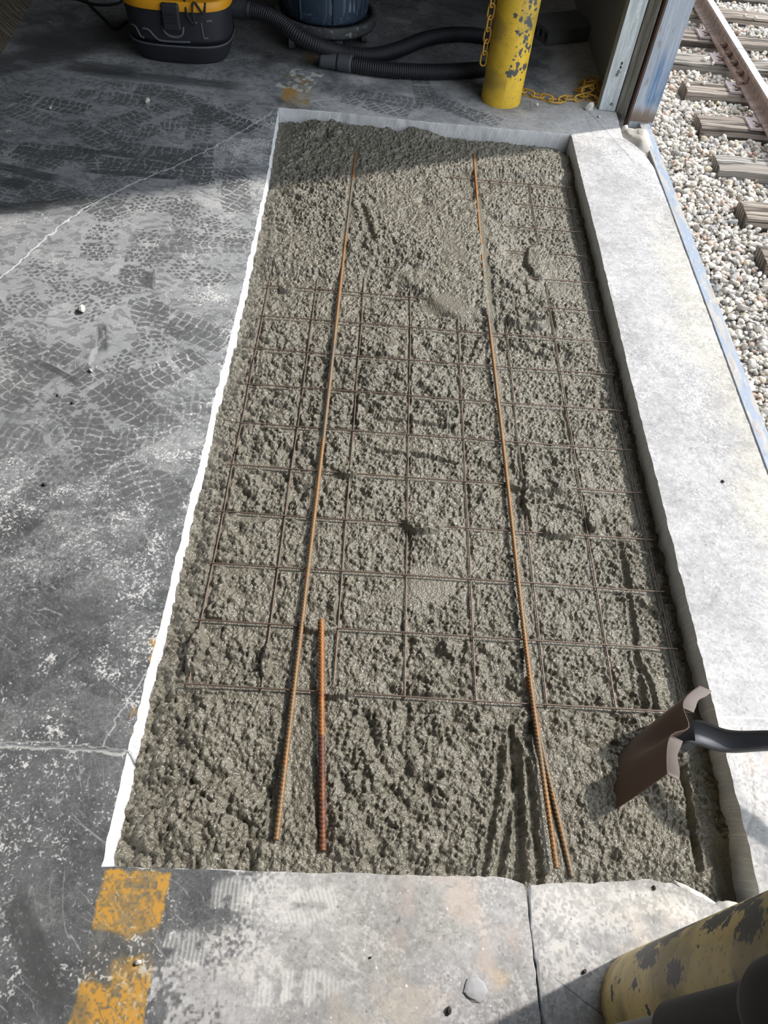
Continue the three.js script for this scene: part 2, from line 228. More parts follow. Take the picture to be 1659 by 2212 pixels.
  // yellow lane line, worn through
  const yellow = (x0, x1, z0, z1, wear, rgb) => stamp((x0 + x1) / 2, (z0 + z1) / 2, 0, (x1 - x0) / 2 + 0.012, (z1 - z0) / 2 + 0.012, rgb, (u, v, x, z) => {
    const e = Math.max(Math.abs(u) - (x1 - x0) / 2, Math.abs(v) - (z1 - z0) / 2) + 0.014 * (fbm(x * 40, z * 40, 3) - 0.5);
    return 0.94 * sst(0.003, -0.004, e) * (1 - wear(x, z)) * (1 - 0.5 * sst(0.55, 0.8, vn(x * 230, z * 230)));
  });
  yellow(-0.066, 0.048, 0.375, 0.9, (x, z) => Math.max(0.55 * sst(0.55, 0.75, fbm(x * 14, z * 14, 4)), 0.95 * sst(0.462, 0.475, z + 0.03 * (fbm(x * 20, z * 20, 2) - 0.5)) * sst(0.548, 0.535, z + 0.03 * (fbm(x * 20, z * 20 + 4, 2) - 0.5)) * sst(0.22, 0.45, fbm(x * 24 + 3, z * 24, 3)), 0.6 * sst(0.5, 0.72, 0.75 * fbm(x * 22, z * 22 + 5, 3) + 0.25 * vn(x * 190, z * 190)), 0.5 * sst(0.93, 0.98, 1 - Math.abs(2 * vn((x + z) * 10, (x - z) * 60) - 1))), [186, 138, 54, 0.5]);
  yellow(-0.09, 0.03, -2.66, -2.475, (x, z) => Math.max(0.72 * sst(0.35, 0.6, fbm(x * 16, z * 16 + 7, 4)), sst(-2.52, -2.49, z + 0.04 * fbm(x * 30, z * 30, 2)) * 0.8), [176, 136, 72, 0.5]);
  yellow(-0.1, 0.02, -3.0, -2.66, (x, z) => 0.45 + 0.55 * sst(0.3, 0.55, fbm(x * 14 + 5, z * 14, 4)), [150, 120, 66, 0.5]);
  yellow(-0.086, -0.07, -0.12, 0.13, (x, z) => sst(0.36, 0.5, fbm(x * 60, z * 22, 3)), [176, 130, 58, 0.5]);
  stamp(-0.03, -2.72, 0.3, 0.07, 0.1, [196, 198, 196, 1], (u, v, x, z) => 0.9 * sst(0.56, 0.6, fbm(x * 45, z * 45, 3)));   // flaking white paint
  for (let i = 0; i < 200; i++) { const x = mix(0.1, 1.4, R()), z = mix(0.38, 0.8, R()), r = 0.0009 + 0.0018 * R() * R(), d = R() < 0.5; stamp(x, z, 0, r * 2, r * 2, d ? [120, 118, 115, 0] : [226, 224, 218, 1], (u, v) => 0.85 * (1 - sst(0.5, 1, Math.hypot(u, v) / r / 1.5))); }
  for (let i = 0; i < 110; i++) { const x = mix(1.11, 1.4, R()), z = mix(-2.6, 0.3, R()), r = 0.001 + 0.002 * R() * R(); stamp(x, z, 0, r * 2, r * 2, [130, 129, 126, 0], (u, v) => 0.8 * (1 - sst(0.5, 1, Math.hypot(u, v) / r / 1.5))); }
  for (let i = 0; i < 26; i++) { const x = mix(1.11, 1.39, R()), z = mix(-2.5, 0.3, R()), L = 0.01 + 0.03 * R(), t = R() < 0.6 ? 0.05 : R() * 3; stroke([[x, z], [x + L * Math.cos(t), z + L * Math.sin(t)]], 0.001, [236, 235, 232, 0.6], 0.8, 0.0005); }
}
const ftex = { left: new FloorTex(-1.3, -0.06, -2.5, 0.18, 1024, 2048), far: new FloorTex(-1.95, 1.46, -4.6, -2.44, 1536, 960), near: new FloorTex(-0.6, 1.46, 0.14, 0.95, 1700, 660), threshold: new FloorTex(1.08, 1.46, -2.8, 0.55, 360, 2048) };
for (const t of Object.values(ftex)) { for (const m of marks) t.stamp(...m); t.tex = t.textures(); t.mat = std({ ...t.tex, bumpScale: 0.0009, roughness: 0.75 }); }
console.log('floor textures done');

// ---------------------------------------------------------------- materials
const grainBump = dataTex(256, 256, (i, j) => 255 * (0.6 * TAB[((i * 3) & 255) + (((j * 3) & 255) << 8)] + 0.4 * vn(i / 4, j / 4)), false);
const granuleBump = (() => { const n = 768, h = new Float32Array(n * n), R = rng(61), put = (count, r0, r1, top) => { for (let c = 0; c < count; c++) { const cx = R() * n, cy = R() * n, r = r0 + (r1 - r0) * R(), t = top * (0.5 + 0.5 * R()), sx = 0.75 + 0.5 * R(); for (let j = -Math.ceil(r * 1.4); j <= r * 1.4; j++) for (let i = -Math.ceil(r * 1.4); i <= r * 1.4; i++) { const q = 1 - (i * i * sx + j * j / sx) / (r * r); if (q <= 0) continue; const k = ((Math.floor(cy + j) % n + n) % n) * n + (Math.floor(cx + i) % n + n) % n, v = t * Math.sqrt(q); if (v > h[k]) h[k] = v; } } }; put(9000, 6, 11, 0.9); put(24000, 3, 6, 0.75); put(40000, 1.5, 3, 0.45); return dataTex(n, n, (i, j) => 255 * h[j * n + i], false); })();
const metalScuff = (r, g, b, spread, scratch) => dataTex(512, 512, (i, j) => { const n = fbm(i / 40, j / 40, 4) - 0.5, s = sst(0.86, 0.93, ridge(i / 60, j / 14, 3)) * scratch, k = 1 + spread * n * 2; return [cl(r * k + s), cl(g * k + s), cl(b * k + s)]; });
const M = {
  cut: std({ map: dataTex(512, 256, (i, j) => { const k = vn(i / 5 + j / 9, 3.5) * 0.6 + vn(i / 2 + j / 4, j / 90) * 0.4, n = fbm(i / 40, j / 40, 3) - 0.5, c = 214 + 22 * sst(0.55, 0.8, k) + 24 * n; return [cl(c - 1), cl(c + 1), cl(c + 3)]; }), roughness: 0.95, bumpMap: grainBump, bumpScale: 0.0015 }),
  wall: std({ color: srgb(150, 147, 141), roughness: 0.9 }), ceil: std({ color: srgb(206, 204, 200), roughness: 0.95 }),
  wallPale: std({ color: srgb(214, 212, 206), roughness: 0.9 }),
  foundation: std({ color: srgb(150, 148, 142), roughness: 0.95 }),
  wire: std({ color: srgb(112, 96, 86), roughness: 0.5, metalness: 0.4 }),
  galv: std({ map: metalScuff(186, 194, 196, 0.16, 30), roughness: 0.5, metalness: 0.35 }),
  galvDark: std({ map: metalScuff(132, 132, 126, 0.25, 24), roughness: 0.6, metalness: 0.3 }),
  blackPlastic: std({ map: metalScuff(34, 36, 42, 0.35, 12), roughness: 0.62 }),
  dustyPlastic: std({ color: srgb(88, 92, 98), roughness: 0.7 }),
  darkRubber: std({ color: srgb(24, 24, 26), roughness: 0.7 }),
  yellowPlastic: std({ color: srgb(214, 150, 22), roughness: 0.5 }),
  hose: std({ color: srgb(28, 29, 35), roughness: 0.6 }),
  chain: std({ color: srgb(192, 150, 62), roughness: 0.6 }),
  steelGrey: std({ color: srgb(120, 122, 124), roughness: 0.4, metalness: 0.7 }),
  rust: std({ color: srgb(104, 84, 76), roughness: 0.8, metalness: 0.2 }),
};

// ---------------------------------------------------------------- the setting
// slabs: a polygon in plan (x, z) with a ragged cut edge; [x, z, lean] lean shifts the foot of the cut outwards
function slabGeo(poly, tex, depth = 0.22) {
  const pts = []; const N = poly.length;
  for (let i = 0; i < N; i++) {
    const [ax, az, al = 0, rag = 0] = poly[i], [bx, bz, bl = 0] = poly[(i + 1) % N], L = Math.hypot(bx - ax, bz - az), n = rag ? Math.max(1, Math.round(L / 0.012)) : 1;
    for (let k = 0; k < n; k++) { const t = k / n, x = mix(ax, bx, t), z = mix(az, bz, t), j = rag && k ? rag * (2 * fbm(x * 28, z * 28 + 3, 3) - 1 + 0.5 * (2 * vn(x * 160, z * 160) - 1)) : 0, nx = -(bz - az) / L, nz = (bx - ax) / L; pts.push([x + nx * j, z + nz * j, -nx * mix(al, bl, t), -nz * mix(al, bl, t), rag ? 1 : 0, nx, nz]); }
  }
  const n = pts.length, pos = [], uv = [], idx = [], shape = pts.map((p) => new THREE.Vector2(p[0], p[1]));
  const cw = THREE.ShapeUtils.isClockWise(shape), tris = THREE.ShapeUtils.triangulateShape(shape, []);
  for (const p of pts) { pos.push(p[0], 0, p[1]); uv.push((p[0] - tex.x0) / (tex.x1 - tex.x0), (p[1] - tex.z0) / (tex.z1 - tex.z0)); }
  for (const t of tris) { const [a, b, c] = t, P = shape; const area = (P[b].x - P[a].x) * (P[c].y - P[a].y) - (P[b].y - P[a].y) * (P[c].x - P[a].x); area > 0 ? idx.push(a, c, b) : idx.push(a, b, c); }
  const topCount = idx.length, rows = [0, 0.006, 0.03, 0.06, 0.1, depth], first = pos.length / 3;
  rows.forEach((d, r) => { for (const p of pts) { const lean = d / 0.08, rough = p[4] && r > 0 ? 0.003 * (2 * fbm(p[0] * 40 + d * 90, p[1] * 40 + d * 60, 3) - 1) - (r === 1 ? 0.0012 : 0) : 0; pos.push(p[0] + p[2] * lean + p[5] * rough, -d, p[1] + p[3] * lean + p[6] * rough); uv.push((p[0] + p[1]) * 4, d * 4); } });
  const s = first;
  for (let r = 0; r + 1 < rows.length; r++) for (let i = 0; i < n; i++) { const a = s + r * n + i, b = s + r * n + (i + 1) % n, c = a + n, d = b + n; cw ? idx.push(a, c, b, b, c, d) : idx.push(a, b, c, b, d, c); }
  const g = new THREE.BufferGeometry(); g.setAttribute('position', new THREE.Float32BufferAttribute(pos, 3)); g.setAttribute('uv', new THREE.Float32BufferAttribute(uv, 2)); g.setIndex(idx);
  g.addGroup(0, topCount, 0); g.addGroup(topCount, idx.length - topCount, 1); g.computeVertexNormals();
  const nn = g.attributes.normal; for (let i = 0; i < first; i++) nn.setXYZ(i, 0, 1, 0);
  return g;
}
const floor = struct('floor');
function slab(poly, tex) { const m = new THREE.Mesh(slabGeo(poly, tex), [tex.mat, M.cut]); m.name = 'slab'; m.castShadow = m.receiveShadow = true; floor.add(m); return m; }
slab([[-6, -2.46], [-0.09, -2.46, 0, 0.002], [-0.07, -1.9, 0.004, 0.004], [-0.066, -1.25, 0.002, 0.004], [-0.071, -0.6, 0.001, 0.004], [-0.073, -0.05, 0, 0.004], [-0.076, 0.1655, 0, 0.0005], [-6, 0.1665]], ftex.left);
slab([[-6, 0.1695], [-0.0765, 0.1685, 0, 0.002], [-0.074, 0.371, 0.0, 0.002], [0.15, 0.367, 0, 0.0015], [0.46, 0.360, 0, 0.0025], [0.635, 0.358, 0, 0.003], [0.668, 0.366, 0, 0.002], [0.672, 0.377, 0, 0.0015], [0.674, 0.44, 0, 0.002], [0.679, 0.572, 0, 0.001], [0.684, 4.2], [-6, 4.2]], ftex.near);
slab([[0.681, 0.367, 0, 0.003], [0.81, 0.356, 0, 0.002], [0.9, 0.349, 0, 0.003], [0.94, 0.352, 0, 0.005], [0.972, 0.366, 0, 0.006], [1.002, 0.38, 0, 0.006], [1.03, 0.397, 0, 0.006], [1.062, 0.41, 0, 0.004], [1.074, 0.43, 0, 0.002], [1.076, 0.56], [1.41, 0.56], [1.41, 4.2], [0.688, 4.2], [0.687, 0.57, 0, 0.003], [0.684, 0.5, 0, 0.004], [0.677, 0.43, 0, 0.003]], ftex.near);
slab([[1.1, -2.45], [1.317, -2.463, 0, 0.006], [1.336, -2.434, 0, 0.006], [1.363, -2.4, 0, 0.006], [1.388, -2.319, 0, 0.004], [1.402, -2.24, 0, 0.002], [1.405, -2.1, 0, 0.0015], [1.406, 0.0, 0, 0.0015], [1.406, 0.553], [1.086, 0.553, 0, 0.003], [1.1, 0.346, -0.004, 0.002], [1.102, 0.27, -0.004, 0.003], [1.1, -0.5, -0.004, 0.0022], [1.097, -1.0, -0.004, 0.0022], [1.102, -1.7, -0.004, 0.002]], ftex.threshold);
slab([[-6, -9], [1.3, -9], [1.3, -2.75], [1.326, -2.74], [1.322, -2.62, 0, 0.004], [1.317, -2.463], [1.1, -2.45, 0, 0.002], [0.68, -2.449, -0.006, 0.0025], [0.395, -2.452, -0.006, 0.003], [0.16, -2.466, -0.006, 0.002], [-0.09, -2.46], [-6, -2.46]], ftex.far);
struct('foundation', mergeGeometries([box(1.12, 1.405, -1.3, -0.222, -9, 4.2), box(1.405, 1.44, -1.3, -0.1, -9, -2.62), box(1.405, 1.44, -1.3, -0.1, -2.2, 4.2), box(1.405, 1.44, -1.3, -0.16, -2.62, -2.2)]), M.foundation);
struct('trench_bottom', box(-0.3, 1.12, -0.3, -0.2, -2.7, 0.6), M.foundation);

// walls and roof of the hall, with the doorway in the right wall
struct('wall_right', box(1.3, 1.46, -0.1, 4.6, -9, -2.755), M.wall); struct('wall_right_near', box(1.3, 1.46, -0.1, 4.6, 0.765, 4.4), M.wallPale); struct('wall_right_lintel', box(1.3, 1.46, 3.5, 4.6, -2.755, 0.765), M.wall);
struct('wall_back', box(-6.2, 1.46, -0.1, 4.6, -9.2, -9), M.wall);
struct('wall_front', box(-6.2, 1.46, -0.1, 4.6, 4.2, 4.4), M.wallPale);
struct('wall_left', box(-6.2, -6, -0.1, 4.6, -9.2, 4.4), M.wall);
struct('ceiling', box(-6.2, 1.46, 4.6, 4.8, -9.2, 4.4), M.ceil);

// blue steel edge angle of the threshold
const faded = dataTex(256, 2048, (i, j) => {
  const x = i / 256 * 0.04, z = j / 2048 * 2.8, e = fbm(x * 60, z * 12, 4), p = fbm(x * 160 + 3, z * 60, 3), b = sst(0.40, 0.60, e), w = sst(0.62, 0.72, p);
  let r = mix(176, 148, b), g = mix(173, 162, b), bl = mix(172, 182, b); const ru = sst(0.66, 0.74, fbm(x * 90 + 9, z * 25, 3)); r = mix(r, 150, ru * 0.35); g = mix(g, 126, ru * 0.35); bl = mix(bl, 112, ru * 0.35);
  return [cl(mix(r, 206, w * 0.25)), cl(mix(g, 210, w * 0.25)), cl(mix(bl, 214, w * 0.25))];
}, true);
const angleMat = std({ map: faded, color: srgb(226, 226, 224), roughness: 0.65, metalness: 0.1 });
function planUV(g, x0, x1, z0, z1) { const p = g.attributes.position, uv = new Float32Array(p.count * 2); for (let i = 0; i < p.count; i++) { uv[2 * i] = (p.getX(i) - x0) / (x1 - x0); uv[2 * i + 1] = (p.getZ(i) - z0) / (z1 - z0); } g.setAttribute('uv', new THREE.BufferAttribute(uv, 2)); return g; }
struct('trim_1', planUV(mergeGeometries([box(1.412, 1.452, -0.008, 0, -2.605, 4.2), box(1.444, 1.452, -0.12, -0.008, -2.605, 4.2)]), 1.412, 1.452, -2.6, 0.2), angleMat);
console.log('setting done');

// ---------------------------------------------------------------- wire mesh, bars, fresh concrete
const P6 = 0.1524, WY = -0.0585;
const covers = [[0.2, -2.0, 0.52, 0.62], [0.12, -1.62, 0.3, 0.22], [0.55, -1.75, 0.3, 0.32], [0.68, -1.38, 0.2, 0.11], [0.62, -1.5, 0.26, 0.14], [0.83, -1.3, 0.08, 0.05], [0.86, -1.42, 0.06, 0.08], [0.9, -1.62, 0.05, 0.12], [0.2, -2.3, 0.7, 0.2], [0.8, -2.3, 0.6, 0.14], [0.76, -1.95, 0.1, 0.1], [0.8, -0.61, 0.1, 0.028], [0.5, -0.457, 0.06, 0.035], [0.84, -0.462, 0.05, 0.02], [0.26, -0.155, 0.05, 0.02], [0.3, -0.615, 0.03, 0.02], [0.06, -1.37, 0.03, 0.03], [0.0, -0.08, 0.02, 0.06], [0.155, -0.07, 0.012, 0.05], [0.305, 0.0, 0.05, 0.015], [0.77, -0.55, 0.02, 0.05], [0.93, -0.5, 0.015, 0.03]];
const smooths = [[0.63, -1.48, 0.12, 0.2, 0.5], [0.88, -1.55, 0.14, 0.14, 0.5], [0.55, -1.9, 0.28, 0.22, 0.3], [0.47, -1.15, 0.1, 0.1, 0.3], [1.085, 0.31, 0.04, 0.075, 1], [0.515, -0.29, 0.075, 0.06, 1], [0.45, -0.25, 0.05, 0.03, 0.9], [0.57, -1.34, 0.1, 0.06, 0.95], [0.47, -1.47, 0.09, 0.06, 0.6], [0.63, -1.3, 0.06, 0.05, 0.9], [0.95, -1.5, 0.08, 0.08, 0.65], [0.6, -1.62, 0.05, 0.2, 0.6], [0.85, -1.66, 0.1, 0.07, 0.6], [0.7, -2.0, 0.06, 0.3, 0.4], [0.24, 0.02, 0.07, 0.018, 0.95], [0.13, 0.018, 0.12, 0.008, 0.8], [0.26, 0.15, 0.035, 0.14, 0.5], [0.66, 0.0, 0.05, 0.05, 0.6], [0.75, 0.15, 0.03, 0.2, 0.6], [0.66, -0.1, 0.04, 0.06, 0.45], [0.04, -0.62, 0.09, 0.02, 0.8], [0.06, -0.445, 0.06, 0.012, 0.8], [0.05, -0.29, 0.06, 0.014, 0.8], [0.25, -0.6, 0.04, 0.012, 0.7], [0.43, -0.44, 0.02, 0.012, 0.7], [0.83, 0.1, 0.07, 0.1, 0.35], [0.5, -1.1, 0.12, 0.14, 0.25], [0.45, -0.78, 0.13, 0.1, 0.3], [0.08, -1.62, 0.12, 0.07, 0.2]];
const grooves = [[[0.655, 0.1], [0.64, 0.2], [0.605, 0.345], 0.006, 0.012], [[0.68, 0.06], [0.68, 0.16], [0.636, 0.345], 0.006, 0.012], [[0.69, 0.08], [0.685, 0.2], [0.675, 0.345], 0.009, 0.024], [[0.71, 0.12], [0.712, 0.25], [0.715, 0.36], 0.006, 0.014], [[1.034, 0.1], [1.032, 0.2], [1.022, 0.31], 0.0075, 0.032], [[0.993, -0.48], [0.99, -0.25], [0.972, 0.02], 0.006, 0.013], [[0.915, -0.72], [0.905, -0.9], [0.92, -1.0], 0.004, 0.008], [[0.79, -1.18], [0.84, -1.15], [0.885, -1.125], 0.006, 0.012], [[0.275, -1.87], [0.3, -1.76], [0.325, -1.66], 0.011, 0.013], [[0.36, -0.82], [0.46, -0.81], [0.58, -0.8], 0.006, 0.008], [[0.36, -0.7], [0.5, -0.69], [0.58, -0.67], 0.006, 0.009], [[0.77, -0.56], [0.85, -0.55], [0.92, -0.53], 0.005, 0.008], [[1.0, 0.02], [1.0, -0.06], [0.99, -0.1], 0.006, 0.012]];
const mounds = [[0.39, -1.27, 0.06, 0.012], [0.5, -0.43, 0.05, 0.013], [0.56, -0.42, 0.06, 0.01], [0.66, -0.57, 0.03, 0.012], [0.2, -0.71, 0.035, 0.012], [0.3, -0.22, 0.04, 0.01], [0.49, -2.46, 0.06, 0.03], [0.09, -2.42, 0.1, 0.012], [0.53, -1.12, 0.05, -0.006], [0.5, -1.94, 0.03, -0.011], [0.1, -2.36, 0.03, -0.024], [0.81, -1.82, 0.05, -0.008], [0.18, 0.2, 0.09, -0.012], [0.45, -1.83, 0.035, -0.006], [0.92, 0.04, 0.07, -0.012], [0.9, 0.18, 0.06, 0.008], [0.03, 0.1, 0.06, 0.01], [0.0, 0.3, 0.06, 0.01], [0.35, 0.27, 0.05, 0.01], [0.98, 0.07, 0.045, 0.03], [1.0, 0.3, 0.04, 0.014], [0.96, 0.33, 0.04, 0.012], [0.72, -1.15, 0.025, -0.012], [0.16, -0.2, 0.012, -0.012], [0.86, 0.3, 0.014, -0.014]];
const barLines = [[[0.233, -2.25], [0.219, 0.3]], [[0.702, -2.314], [0.744, 0.327]], [[0.725, -0.06], [0.776, 0.335]], [[0.266, -0.167], [0.307, 0.312]]];
function cells(size, seed) { const t = new Float32Array(65536 * 3), r = rng(seed); for (let i = 0; i < t.length; i++) t[i] = r(); return (x, z) => { const u = x / size, v = z / size, iu = Math.floor(u), iv = Math.floor(v); let best = 0; for (let a = -1; a <= 1; a++) for (let b = -1; b <= 1; b++) { const k = (((iu + a) & 255) + (((iv + b) & 255) << 8)) * 3, dx = iu + a + t[k] - u, dz = iv + b + t[k + 1] - v, rad = 0.45 + 0.4 * t[k + 2], q = 1 - (dx * dx + dz * dz) / (rad * rad); if (q > 0) { const h = Math.sqrt(q) * (0.45 + 0.55 * t[k + 2]); if (h > best) best = h; } } return best; }; }
const c1 = cells(0.0082, 1), c2 = cells(0.0155, 2), c3 = cells(0.042, 3), c0 = cells(0.0055, 4);
const segDist = (x, z, ax, az, bx, bz) => { const dx = bx - ax, dz = bz - az, t = Math.min(1, Math.max(0, ((x - ax) * dx + (z - az) * dz) / (dx * dx + dz * dz))); return hyp(x - ax - t * dx, z - az - t * dz); };
function coverAt(x, z) { let c = 0; const w = 0.25 * (fbm(x * 20, z * 20, 2) - 0.5); for (const [cx, cz, rx, rz] of covers) { const ux = (x - cx) / rx, uz = (z - cz) / rz; if (ux * ux + uz * uz > 1.4) continue; const q = 1 - sst(0.7, 1.0, hyp(ux, uz) + w); if (q > c) c = q; } return c; }
function concreteY(x, z, info) {
  let S = 0; const w = 0.5 * (fbm(x * 24 + 4, z * 24, 3) - 0.5);
  for (const [cx, cz, rx, rz, a] of smooths) { const ux = (x - cx) / rx, uz = (z - cz) / rz; if (ux * ux + uz * uz > 1.8) continue; const q = a * (1 - sst(0.55, 1.05, hyp(ux, uz) + w)); if (q > S) S = q; }
  const loose = sst(0.42, 0.62, fbm(x * 3.1 + 1.5, z * 3.1 + 8, 3) + (x < 0.2 && z > -0.1 ? 0.18 : 0) + (x < 0.05 ? 0.12 : 0) - (z < -1.2 ? 0.12 : 0));   // 1: crumbly clods, 0: worked
  const cov = coverAt(x, z);
  let press = 0;
  if (cov < 0.98 && x > -0.03 && x < 1.1 && z < 0.03 && z > -2.17) {
    const kx = Math.round(x / P6), kz = Math.round(z / P6); const dx = Math.abs(x - kx * P6), dz = Math.abs(z - kz * P6), d = Math.min(kx >= 0 && kx <= 7 && z < 0.01 ? dx : 1, kz <= 0 && kz >= -14 ? dz : 1);
    press = (1 - cov) * (1 - sst(0.0025, 0.0095, d + 0.010 * (fbm(x * 60, z * 60, 2) - 0.45)));
  }
  for (const [[ax, az], [bx, bz]] of barLines) { const d = segDist(x, z, ax, az, bx, bz); if (d < 0.03) press = Math.max(press, 0.95 * (1 - sst(0.005, 0.016, d + 0.014 * (fbm(x * 50, z * 50, 2) - 0.5)))); }
  const a = (1 - S) * (1 - 0.85 * press);
  let h = -0.0675 + 0.010 * (fbm(x * 6, z * 6, 3) - 0.5) + 0.0045 * S;
  const ex = x + 0.004 * (vn(x * 105, z * 105) - 0.5), ez = z + 0.004 * (vn(x * 105 + 5, z * 105) - 0.5), gap = sst(0.25, 0.6, vn(x * 48 + 3, z * 48));
  h += a * (0.0036 * c0(ex, ez) + mix(0.0070, 0.0086, loose) * gap * c1(ex, ez) + mix(0.0040, 0.0078, loose) * c2(ex, ez) + (loose > 0.01 ? 0.015 * loose * c3(ex + 0.012 * (vn(x * 40, z * 40) - 0.5), ez + 0.012 * (vn(x * 40 + 7, z * 40) - 0.5)) : 0) + 0.0045 * (fbm(x * 75, z * 75, 2) - 0.5)) - a * loose * 0.0085;
  h += 0.0006 * S * vn(x * 150, z * 150);
  for (const [mx, mz, r, k] of mounds) { const d = hyp(x - mx, z - mz); if (d < r * 1.6) h += k * (1 - sst(0, 1.5, d / r + 0.4 * w)); }
  for (const [p, q, r, wd, dep] of grooves) { if (Math.abs(x - q[0]) > 0.13 || Math.abs(z - q[1]) > 0.26) continue; const d = Math.min(segDist(x, z, ...p, ...q), segDist(x, z, ...q, ...r)) + 0.009 * (fbm(x * 60, z * 60, 2) - 0.5), k = (1 - sst(wd * 0.4, wd * 1.4, d)) * 0.9; h -= k * (dep * 0.8 + 0.25 * Math.max(0, h + 0.066)); h += 0.004 * Math.exp(-(((d - wd * 2) / wd) ** 2)); }
  h = mix(h, -0.0632, 0.9 * press);
  h += 0.017 * cov;
  const left = x + 0.07, right = 1.1 - x, far = z + 2.455, nr = 0.36 - z;
  h -= 0.012 * (1 - sst(0, 0.09, right)) + 0.014 * (1 - sst(0.0, 0.16, left)) * sst(-0.15, 0.2, z) + 0.008 * (1 - sst(0, 0.05, left)) + 0.008 * (1 - sst(0, 0.04, nr));
  if (x > 1.03 && z > 0.24) h -= 0.022 * sst(1.05, 1.08, x + 0.03 * w) * sst(0.24, 0.29, z);   // hollow at the near corner
  if (info) { info[0] = S; info[1] = Math.max(press * 0.7, S); info[2] = loose; }
  return h;
}
{
  const x0 = -0.1, x1 = 1.115, z0 = -2.475, z1 = 0.42, nx = 550, nz = 1310, pos = new Float32Array((nx + 1) * (nz + 1) * 3), col = new Float32Array(pos.length), idx = new Uint32Array(nx * nz * 6), uv = new Float32Array((nx + 1) * (nz + 1) * 2), info = [0, 0, 0]; let k = 0;
  for (let j = 0; j <= nz; j++) for (let i = 0; i <= nx; i++, k++) {
    const x = x0 + (x1 - x0) * i / nx, z = z0 + (z1 - z0) * j / nz, y = concreteY(x, z, info), wob = 0.0012;
    pos[3 * k] = x + wob * (vn(x * 240, z * 240) - 0.5); pos[3 * k + 1] = y; pos[3 * k + 2] = z + wob * (vn(x * 240 + 9, z * 240) - 0.5); uv[2 * k] = x * 3.4; uv[2 * k + 1] = z * 3.4;
    const t = 0.86 + 0.22 * vn(x * 110 + 3, z * 110) + 0.16 * (fbm(x * 4, z * 4, 3) - 0.5) + 0.10 * (vn(x * 330, z * 330) - 0.5) + 0.05 * info[1] - 0.05 * info[2];
    col[3 * k] = 0.162 * t; col[3 * k + 1] = 0.151 * t; col[3 * k + 2] = 0.119 * t;
  }
  k = 0; for (let j = 0; j < nz; j++) for (let i = 0; i < nx; i++) { const a = j * (nx + 1) + i, b = a + 1, c = a + nx + 1, d = c + 1; idx[k++] = a; idx[k++] = c; idx[k++] = b; idx[k++] = b; idx[k++] = c; idx[k++] = d; }
  const g = new THREE.BufferGeometry(); g.setAttribute('position', new THREE.BufferAttribute(pos, 3)); g.setAttribute('color', new THREE.BufferAttribute(col, 3)); g.setAttribute('uv', new THREE.BufferAttribute(uv, 2)); g.setIndex(new THREE.BufferAttribute(idx, 1)); g.computeVertexNormals();
  const m = single('fresh_concrete', g, std({ vertexColors: true, roughness: 0.38, bumpMap: granuleBump, bumpScale: 0.0032 }), 'lumpy wet olive grey concrete filling the long rectangular trench', 'concrete'); m.userData.kind = 'stuff';
}
console.log('concrete done');
{ // one sheet of welded mesh: 8 wires along, 15 across
  const sheet = thing('welded_wire_mesh', 'rusty welded wire mesh sheet half sunk in the wet concrete', 'wire mesh', [0, 0, 0]);
  const wob = (k, s) => 0.0016 * (2 * vn(k * 7.3, s * 5) - 1);
  for (let c = 0; c <= 7; c++) { const p = []; for (let z = 0.006; z > -2.16; z -= 0.04) p.push(V(c * P6 + wob(c, z), WY + 0.6 * wob(c + 20, z), z)); part('lengthwise_wire', sweep(p, 0.0019, 7, 0.03), M.wire, sheet); }
  for (let r = 0; r <= 14; r++) { const p = []; for (let x = -0.012; x < 1.08; x += 0.04) p.push(V(x, WY + 0.004 + 0.6 * wob(r + 40, x), -r * P6 + wob(r + 60, x))); p.push(V(1.078, WY + 0.004, -r * P6)); part('cross_wire', sweep(p, 0.0019, 7, 0.03), M.wire, sheet); }
}
